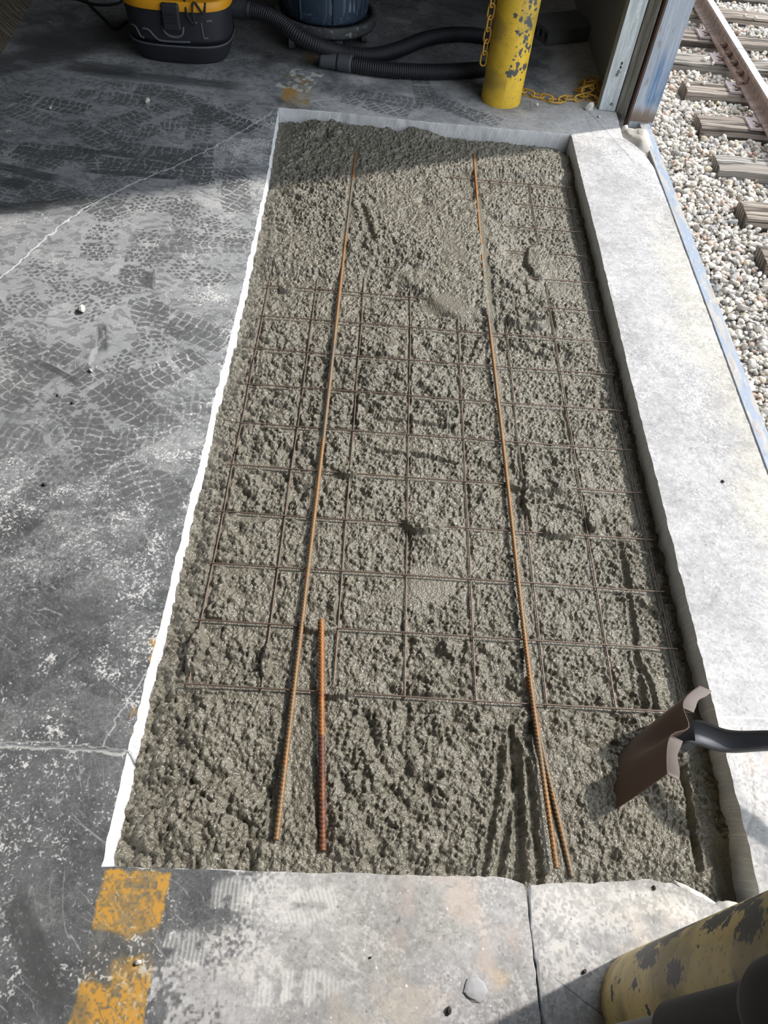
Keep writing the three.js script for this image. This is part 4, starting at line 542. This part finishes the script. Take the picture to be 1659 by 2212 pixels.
{ // blue bin on its dolly
  const bt = dataTex(1024, 512, (i, j) => { const u = i / 1024, v = j / 512, n = fbm(u * 20, v * 6, 4) - 0.5, s = sst(0.84, 0.9, ridge(u * 60, v * 5 + 3, 3)), sp = sst(0.8, 0.86, vn(u * 160, v * 60)) * vn(u * 20 + 5, v * 9), k = 1 + 0.3 * n, w = Math.max(s * 0.7, sp); return [cl(mix(42 * k, 150, w * 0.6)), cl(mix(58 * k, 160, w * 0.6)), cl(mix(74 * k, 170, w * 0.6))]; });
  const c = thing('dustbin', 'scratched dark blue plastic dustbin standing on a round dolly', 'dustbin', [0.045, 0.112, -3.16]);
  part('barrel', new THREE.LatheGeometry([[0, 0], [0.165, 0], [0.18, 0.006], [0.187, 0.02], [0.19, 0.06], [0.235, 0.62], [0.236, 0.64], [0.252, 0.645], [0.252, 0.67], [0.236, 0.67], [0.228, 0.62], [0.18, 0.03], [0, 0.02]].map((p) => new THREE.Vector2(...p)), 72), std({ map: bt, roughness: 0.55 }), c);
  for (let i = 0; i < 8; i++) { const a = i / 8 * Math.PI * 2 + 0.25; part('flute', sweep([V(0.187 * Math.sin(a), 0.02, 0.187 * Math.cos(a)), V(0.21 * Math.sin(a), 0.3, 0.21 * Math.cos(a)), V(0.234 * Math.sin(a), 0.6, 0.234 * Math.cos(a))], 0.006, 8, 0.05), std({ color: srgb(40, 57, 74), roughness: 0.6 }), c); }
  for (const s of [-1, 1]) part('grip', rbox(0.03, 0.05, 0.1, 0.01, s * 0.25, 0.56, 0), std({ color: srgb(40, 57, 74), roughness: 0.6 }), c);
  const dt = dataTex(512, 128, (i, j) => { const u = i / 512, v = j / 128, n = fbm(u * 24, v * 6, 4) - 0.5, s = sst(0.82, 0.9, ridge(u * 40, v * 8, 3)); const k = 1 + 0.5 * n; return [cl(mix(52 * k, 150, s * 0.6)), cl(mix(54 * k, 152, s * 0.6)), cl(mix(56 * k, 152, s * 0.6))]; });
  const d = thing('dolly', 'scuffed black round dolly on casters beneath the blue dustbin', 'dolly', [0.045, 0, -3.16]);
  part('deck', new THREE.LatheGeometry([[0, 0.096], [0.19, 0.096], [0.2, 0.1], [0.205, 0.124], [0.222, 0.126], [0.229, 0.12], [0.23, 0.09], [0.224, 0.078], [0.0, 0.078]].map((p) => new THREE.Vector2(...p)), 72), std({ map: dt, roughness: 0.65 }), d);
  for (const a of [-0.88, 0.42, 1.7, 2.95, 4.2]) { const x = 0.18 * Math.sin(a), z = 0.18 * Math.cos(a), ca = part('caster', rbox(0.03, 0.03, 0.05, 0.005, x, 0.065, z), M.steelGrey, d); const wh = part('wheel', new THREE.CylinderGeometry(0.036, 0.036, 0.024, 28), std({ color: srgb(96, 96, 94), roughness: 0.7 }), ca); wh.rotation.z = Math.PI / 2; wh.position.set(x, 0.036, z + 0.012); }
}
{ // push broom
  const b = thing('push_broom', 'push broom with pale bristles lying at the edge of the dusty floor', 'broom', [-1.33, 0, -3.02], 0.09);
  part('block', rbox(0.06, 0.035, 0.66, 0.008, -0.05, 0.1, 0), std({ color: srgb(110, 104, 96), roughness: 0.8 }), b);
  const R = rng(31), list = []; for (let i = 0; i < 34; i++) for (let k = 0; k < 3; k++) for (let q = 0; q < 8; q++) { const t = -0.315 + i * 0.0188 + (R() - 0.5) * 0.01, g = new THREE.CylinderGeometry(0.0008, 0.0013, 0.11, 3, 1, true), lean = 0.25 + 0.2 * k + 0.15 * R(); g.rotateX((R() - 0.5) * 0.14); g.rotateZ(lean); g.translate(-0.045 + 0.022 * k + 0.006 * R(), 0.05, t); const tone = 0.35 + 0.85 * R() * R(), c = new Float32Array(g.attributes.position.count * 3); for (let m = 0; m < c.length; m += 3) { c[m] = 0.2 * tone; c[m + 1] = 0.165 * tone; c[m + 2] = 0.115 * tone; } g.setAttribute('color', new THREE.BufferAttribute(c, 3)); list.push(g); }
  const br = part('bristles', mergeGeometries(list), std({ vertexColors: true, roughness: 0.9 }), b); br.userData.kind = 'stuff';
  part('handle', sweep([V(-0.05, 0.115, 0), V(-0.4, 0.32, 0), V(-1.2, 0.8, 0)], 0.013, 12, 0.05), std({ color: srgb(150, 122, 80), roughness: 0.7 }), b);
}
single('power_cord', sweep([V(-1.25, 0.006, -3.6), V(-1.05, 0.006, -3.28), V(-0.95, 0.006, -3.14), V(-0.88, 0.006, -3.05), V(-0.86, 0.006, -3.12), V(-0.83, 0.006, -3.2), V(-0.8, 0.02, -3.25), V(-0.75, 0.06, -3.2)], 0.0055, 8, 0.02), M.darkRubber, 'black power cord trailing from the vacuum across the floor', 'cord');
single('power_cord', sweep([V(-1.15, 0.006, -3.35), V(-1.02, 0.006, -3.3), V(-0.94, 0.006, -3.34), V(-0.93, 0.006, -3.45), V(-1.02, 0.006, -3.6)], 0.0055, 8, 0.02), M.darkRubber, 'looped black cord lying behind the broom head', 'cord');
{ // hollow block by the wall
  const ba = V(1.085, 0, -3.305), ux = V(0.9, 0, -0.43).normalize(), uz = V(-0.55, 0, -0.83).normalize();
  const hb = thing('hollow_block', 'flat grey hollow concrete block on the floor by the wall', 'block', [ba.x, 0, ba.z], Math.atan2(0.43, 0.9));
  const grey = std({ color: srgb(112, 116, 114), roughness: 0.95, bumpMap: grainBump, bumpScale: 0.002 });
  part('shell', mergeGeometries([box(0, 0.28, 0.05, 0.065, -0.2, 0), box(0, 0.28, 0, 0.014, -0.2, 0), ...[-0.2, -0.152, -0.104, -0.056, -0.012].map((z) => box(0, 0.28, 0.014, 0.05, z, z + 0.012)), box(0.14, 0.15, 0.014, 0.05, -0.2, 0)]), grey, hb);
}

// ---------------------------------------------------------------- outside: ballast, ties, rail
struct('ground', mergeGeometries([box(1.44, 9, -1.3, -0.805, -14, 6)]), std({ color: srgb(150, 146, 140), roughness: 1 }));
const woodTex = dataTex(1024, 256, (i, j) => { const u = i / 1024, v = j / 256, g = fbm(u * 5, v * 46, 4), c = sst(0.70, 0.78, ridge(u * 2.5 + 0.15 * fbm(u * 8, v * 8, 2), v * 16, 3)), t = fbm(u * 3 + 6, v * 5, 3), k = 0.72 + 0.6 * g; return [cl(mix(mix(142, 116, t) * k, 52, c * 0.8)), cl(mix(mix(140, 110, t) * k, 48, c * 0.8)), cl(mix(mix(136, 103, t) * k, 44, c * 0.8))]; });
const woodMat = [[255, 255, 255], [236, 228, 222], [250, 240, 232]].map((c) => std({ map: woodTex, color: srgb(...c), roughness: 0.95, bumpMap: woodTex, bumpScale: 0.004 }));
function tieGeo(seed) {
  const w = 0.185, L = 2.55, h = 0.17, nx = 60, ny = 5, nz = 6; const g = new THREE.BoxGeometry(L, h, w, nx, ny, nz), p = g.attributes.position, uv = g.attributes.uv, n = g.attributes.normal;
  for (let i = 0; i < p.count; i++) { const x = p.getX(i), y = p.getY(i), z = p.getZ(i), ex = Math.max(0, Math.abs(z) / (w / 2) * Math.max(0, y / (h / 2)) - 0.85); uv.setXY(i, x / 1.6 + seed, Math.abs(n.getX(i)) > 0.5 ? z * 2.5 + y * 0.7 : (Math.abs(n.getY(i)) > 0.5 ? z : y) * 3 + seed * 0.37);
    p.setXYZ(i, x + (Math.abs(x) > L / 2 - 0.001 ? 0.014 * (fbm(y * 30 + seed * 9, z * 30, 3) - 0.5) : 0), y - 0.05 * ex + 0.007 * (fbm(x * 5 + seed * 5, z * 25, 3) - 0.5) + 0.01 * (fbm(x * 9 + seed * 3, 2.5, 2) - 0.5), z * (1 + 0.05 * (fbm(x * 3 + seed, 7, 2) - 0.5)) + 0.006 * (fbm(x * 7, y * 20 + seed, 2) - 0.5)); }
  g.computeVertexNormals(); return g;
}
const tieZ = [[-2.45, 'weathered railway tie with end grain showing, lying closest along the gravel'], [-2.87, 'weathered railway tie half hidden where gravel meets the frame of the doorway'], [-3.3, 'pale grey railway tie with a split top and no plate in view'], [-3.83, 'short-ended grey railway tie between plated ties and plain ones'], [-4.335, 'weathered railway tie under the tie plate past the joint bar, third from column'], [-4.85, 'weathered railway tie just past the rail joint with a mossy end'], [-5.32, 'railway tie directly under the bolted rail joint'], [-5.76, 'brown railway tie just before the bolted rail joint'], [-6.28, 'dark grey railway tie seen beyond the rail head'], [-6.8, 'farthest railway tie seen past the rail']];
const tieLabels = ['weathered grey railway tie poking out of gravel beside the blue edge angle', 'dark weathered tie cut short by gravel, no rail on it in view', 'grey railway tie with bare bluish end grain, lying off the plated rail', 'pale grey railway tie with flat smooth top, next beyond the dark one', 'weathered silver railway tie carrying the plate nearest the threshold', 'weathered railway tie with green edge just past the rail joint', 'broad grey railway tie directly under the bolted rail joint', 'brown railway tie with plate just before the bolted rail joint', 'dark railway tie seen only beyond the rail head', 'farthest dark railway tie seen across the track'];
tieZ.forEach(([z], i) => { const m = single('railway_tie', tieGeo(i + 1), woodMat[i % 3], tieLabels[i], 'railway tie', 'ties under the siding rail'); m.position.set(2.365 + 1.275 + (i % 3 - 1) * 0.015, -0.72 - 0.085 + (i === 2 ? 0.0 : 0), z); m.rotation.y = (i % 2 ? 1 : -1) * 0.006; });
{ // rail with its joint
  const rx = 2.802, y0 = -0.703, prof = [[-0.055, 0], [0.055, 0], [0.055, 0.008], [0.018, 0.017], [0.008, 0.024], [0.007, 0.07], [0.012, 0.076], [0.029, 0.082], [0.03, 0.102], [0.026, 0.108], [0.018, 0.11], [-0.018, 0.11], [-0.026, 0.108], [-0.03, 0.102], [-0.029, 0.082], [-0.012, 0.076], [-0.007, 0.07], [-0.008, 0.024], [-0.018, 0.017], [-0.055, 0.008]];
  const r = thing('railway_rail', 'rusty brown siding rail with polished head and bolted joint', 'rail', [rx, y0, 0]);
  const rt = dataTex(256, 512, (i, j) => { const n = fbm(i / 30, j / 14, 4) - 0.5, k = 1 + 0.5 * n; return [cl(122 * k), cl(106 * k), cl(100 * k)]; });
  const sec = (za, zb) => { const g = new THREE.ExtrudeGeometry(new THREE.Shape(prof.map((p) => new THREE.Vector2(...p))), { depth: zb - za, bevelEnabled: false }); g.translate(0, 0, za); return g; };
  const rm = std({ map: rt, roughness: 0.75, metalness: 0.2 }), head = std({ color: srgb(168, 168, 166), roughness: 0.42, metalness: 0.6 });
  for (const [a, b] of [[-11, -5.203], [-5.197, 3]]) { const s = part('rail_section', sec(a, b), rm, r); part('running_surface', box(-0.0255, 0.0255, 0.1092, 0.1112, a, b), head, s, 'polished running band'); }
  part('joint_bar', mergeGeometries([box(-0.036, -0.008, 0.022, 0.03, -5.5, -4.86), box(-0.016, -0.008, 0.03, 0.078, -5.5, -4.86), box(-0.03, -0.008, 0.07, 0.08, -5.5, -4.86), box(-0.06, -0.03, 0.008, 0.03, -5.5, -4.86)]), std({ color: srgb(134, 114, 106), roughness: 0.8, metalness: 0.2 }), r);
  for (const z of [-5.42, -5.27, -5.12, -4.96]) { const b = part('bolt', new THREE.CylinderGeometry(0.019, 0.019, 0.026, 6), M.rust, r); b.rotation.z = Math.PI / 2; b.position.set(-0.028, 0.052, z); const s = part('bolt_end', new THREE.CylinderGeometry(0.01, 0.01, 0.03, 10), M.rust, r); s.rotation.z = Math.PI / 2; s.position.set(-0.052, 0.052, z); }
}
{ // tie plates with spikes
  const pm = std({ color: srgb(160, 148, 148), roughness: 0.75, metalness: 0.2 }), labels = ['rusty tie plate on the silver tie nearest the threshold', 'rusty tie plate on the tie with green edge past the joint', 'worn tie plate beneath the bolted rail joint', 'rusty tie plate on the brown tie before the joint'];
  [-4.335, -4.85, -5.32, -5.76].forEach((z, i) => {
    const t = thing('tie_plate', labels[i], 'tie plate', [2.802, -0.72, z], 0, 'tie plates under the rail');
    part('plate', rbox(0.26, 0.016, 0.155, 0.003, 0, 0.008, 0), pm, t);
    for (const [x, zz] of [[-0.066, 0.045], [0.066, -0.045]]) { const s = part('spike', mergeGeometries([box(x - 0.008, x + 0.008, 0.016, 0.034, zz - 0.008, zz + 0.008), box(x - 0.02 * Math.sign(-x) - 0.014, x - 0.02 * Math.sign(-x) + 0.014, 0.03, 0.04, zz - 0.013, zz + 0.013)]), M.rust, t); }
    for (const [x, zz] of [[-0.085, -0.02], [-0.085, 0.055]]) part('spike_hole', box(x - 0.008, x + 0.008, 0.0155, 0.0165, zz - 0.008, zz + 0.008), M.darkRubber, t);
  });
}
{ // gravel: the stones that show largest are things, the rest of the bed is one mass
  const R = rng(99), geos = [1, 2, 3, 4, 5, 6].map((s) => stoneGeo(40 + s, 1, 0.72 + 0.05 * s)), tints = [[188, 184, 177], [170, 166, 160], [198, 193, 183], [152, 148, 144], [182, 170, 152], [176, 154, 142], [136, 137, 138], [208, 205, 200], [160, 155, 142], [120, 115, 108]];
  const mats = tints.map((t) => std({ color: srgb(...t), roughness: 0.85, flatShading: true })), all = [], step = 0.0245, v = V(0, 0, 0), view = new THREE.Matrix4().multiplyMatrices(camera.projectionMatrix, camera.matrixWorldInverse.copy(camera.matrixWorld).invert());
  for (const layer of [0, 1, 2]) for (let z = -8.5; z < 0.6; z += step) for (let x = 1.47; x < 4.4; x += step) {
    const px = x + step * (R() - 0.5) * 1.6, pz = z + step * (R() - 0.5) * 1.6, far = -z > 4.8, q = R(), s0 = R(), s1 = R(), s2 = R(), a = R(), b = R(), c = R(), t = R(), gk = R(), yj = R();
    if (layer === 2 && q > 0.16 || layer === 1 && q > 0.62) continue;
    const onTie = px > 2.35 && tieZ.some(([tz]) => Math.abs(pz - tz) < 0.105); if (onTie && (layer < 2 || q > 0.012)) continue; if (Math.abs(px - 2.802) < 0.06 && layer > 0) continue;
    v.set(px, -0.78, pz).applyMatrix4(view); if (Math.abs(v.x) > 1.35 || Math.abs(v.y) > 1.3) continue;
    const size = (0.0185 + 0.022 * s0 * s0 + (layer === 2 ? 0.008 : 0)), high = 0.02 * fbm(px * 2.2, pz * 2.2, 2) - 0.01, nearTie = px > 2.3 ? 0.0 : 0;
    all.push({ p: [px, onTie ? -0.712 : -0.792 + layer * 0.011 + high + 0.008 * yj, pz], s: [size * (0.9 + 0.6 * s1), size * (0.75 + 0.3 * s2), size * (0.8 + 0.4 * yj)], r: [a * 1.2 - 0.6, b * 6.28, c * 1.2 - 0.6], t: Math.min(9, Math.floor(t * t * 10)), g: Math.floor(gk * 6), layer, vx: v.x, vy: v.y });
  }
  camera.matrixWorldInverse.copy(camera.matrixWorld).invert();
  const seen = all.filter((o) => Math.abs(o.vx) < 0.985 && Math.abs(o.vy) < 0.985 && o.layer > 0), dist = (o) => Math.hypot(o.p[0] - camera.position.x, o.p[1] - camera.position.y, o.p[2] - camera.position.z);
  seen.sort((a, b) => b.s[0] / dist(b) - a.s[0] / dist(a)); const chosen = new Set(seen.slice(0, 300)), lab = ['chalk white', 'light grey', 'creamy', 'mid grey', 'tan', 'pinkish', 'dark neutral grey', 'brightest white', 'olive grey', 'dark brownish'];
  const where = (o) => o.p[0] < 1.72 ? 'lying by the blue edge angle' : o.p[0] < 2.05 ? 'in the open gravel between edge angle and ties' : o.p[0] < 2.36 ? 'close to the ends of the ties' : 'in the gravel between two ties', big = (o) => o.s[0] > 0.052 ? 'large' : o.s[0] > 0.042 ? 'medium' : 'smaller', long = (o) => o.s[0] > 1.35 * o.s[2] ? 'elongated' : 'rounded';
  for (const o of chosen) { const m = single('gravel_stone', geos[o.g], mats[o.t], `${big(o)} ${long(o)} ${lab[o.t]} gravel stone ${where(o)}`, 'gravel stone', 'gravel stones of the track ballast'); m.position.set(...o.p); m.scale.set(...o.s); m.rotation.set(...o.r); }
  const bed = new THREE.Group(); bed.name = 'gravel_bed'; bed.userData = { kind: 'stuff', label: 'pale mixed gravel ballast filling the track bed outside', category: 'gravel' }; scene.add(bed);
  const dummy = new THREE.Object3D();
  geos.forEach((g, k) => { const list = all.filter((o) => o.g === k && !chosen.has(o)), im = new THREE.InstancedMesh(g, std({ color: 0xffffff, roughness: 0.85, flatShading: true }), list.length); im.name = 'gravel'; im.userData.kind = 'stuff'; im.castShadow = im.receiveShadow = true; list.forEach((o, i) => { dummy.position.set(...o.p); dummy.scale.set(...o.s); dummy.rotation.set(...o.r); dummy.updateMatrix(); im.setMatrixAt(i, dummy.matrix); im.setColorAt(i, srgb(...tints[o.t])); }); bed.add(im); });
  console.log('gravel', all.length);
}

renderer.render(scene, camera);
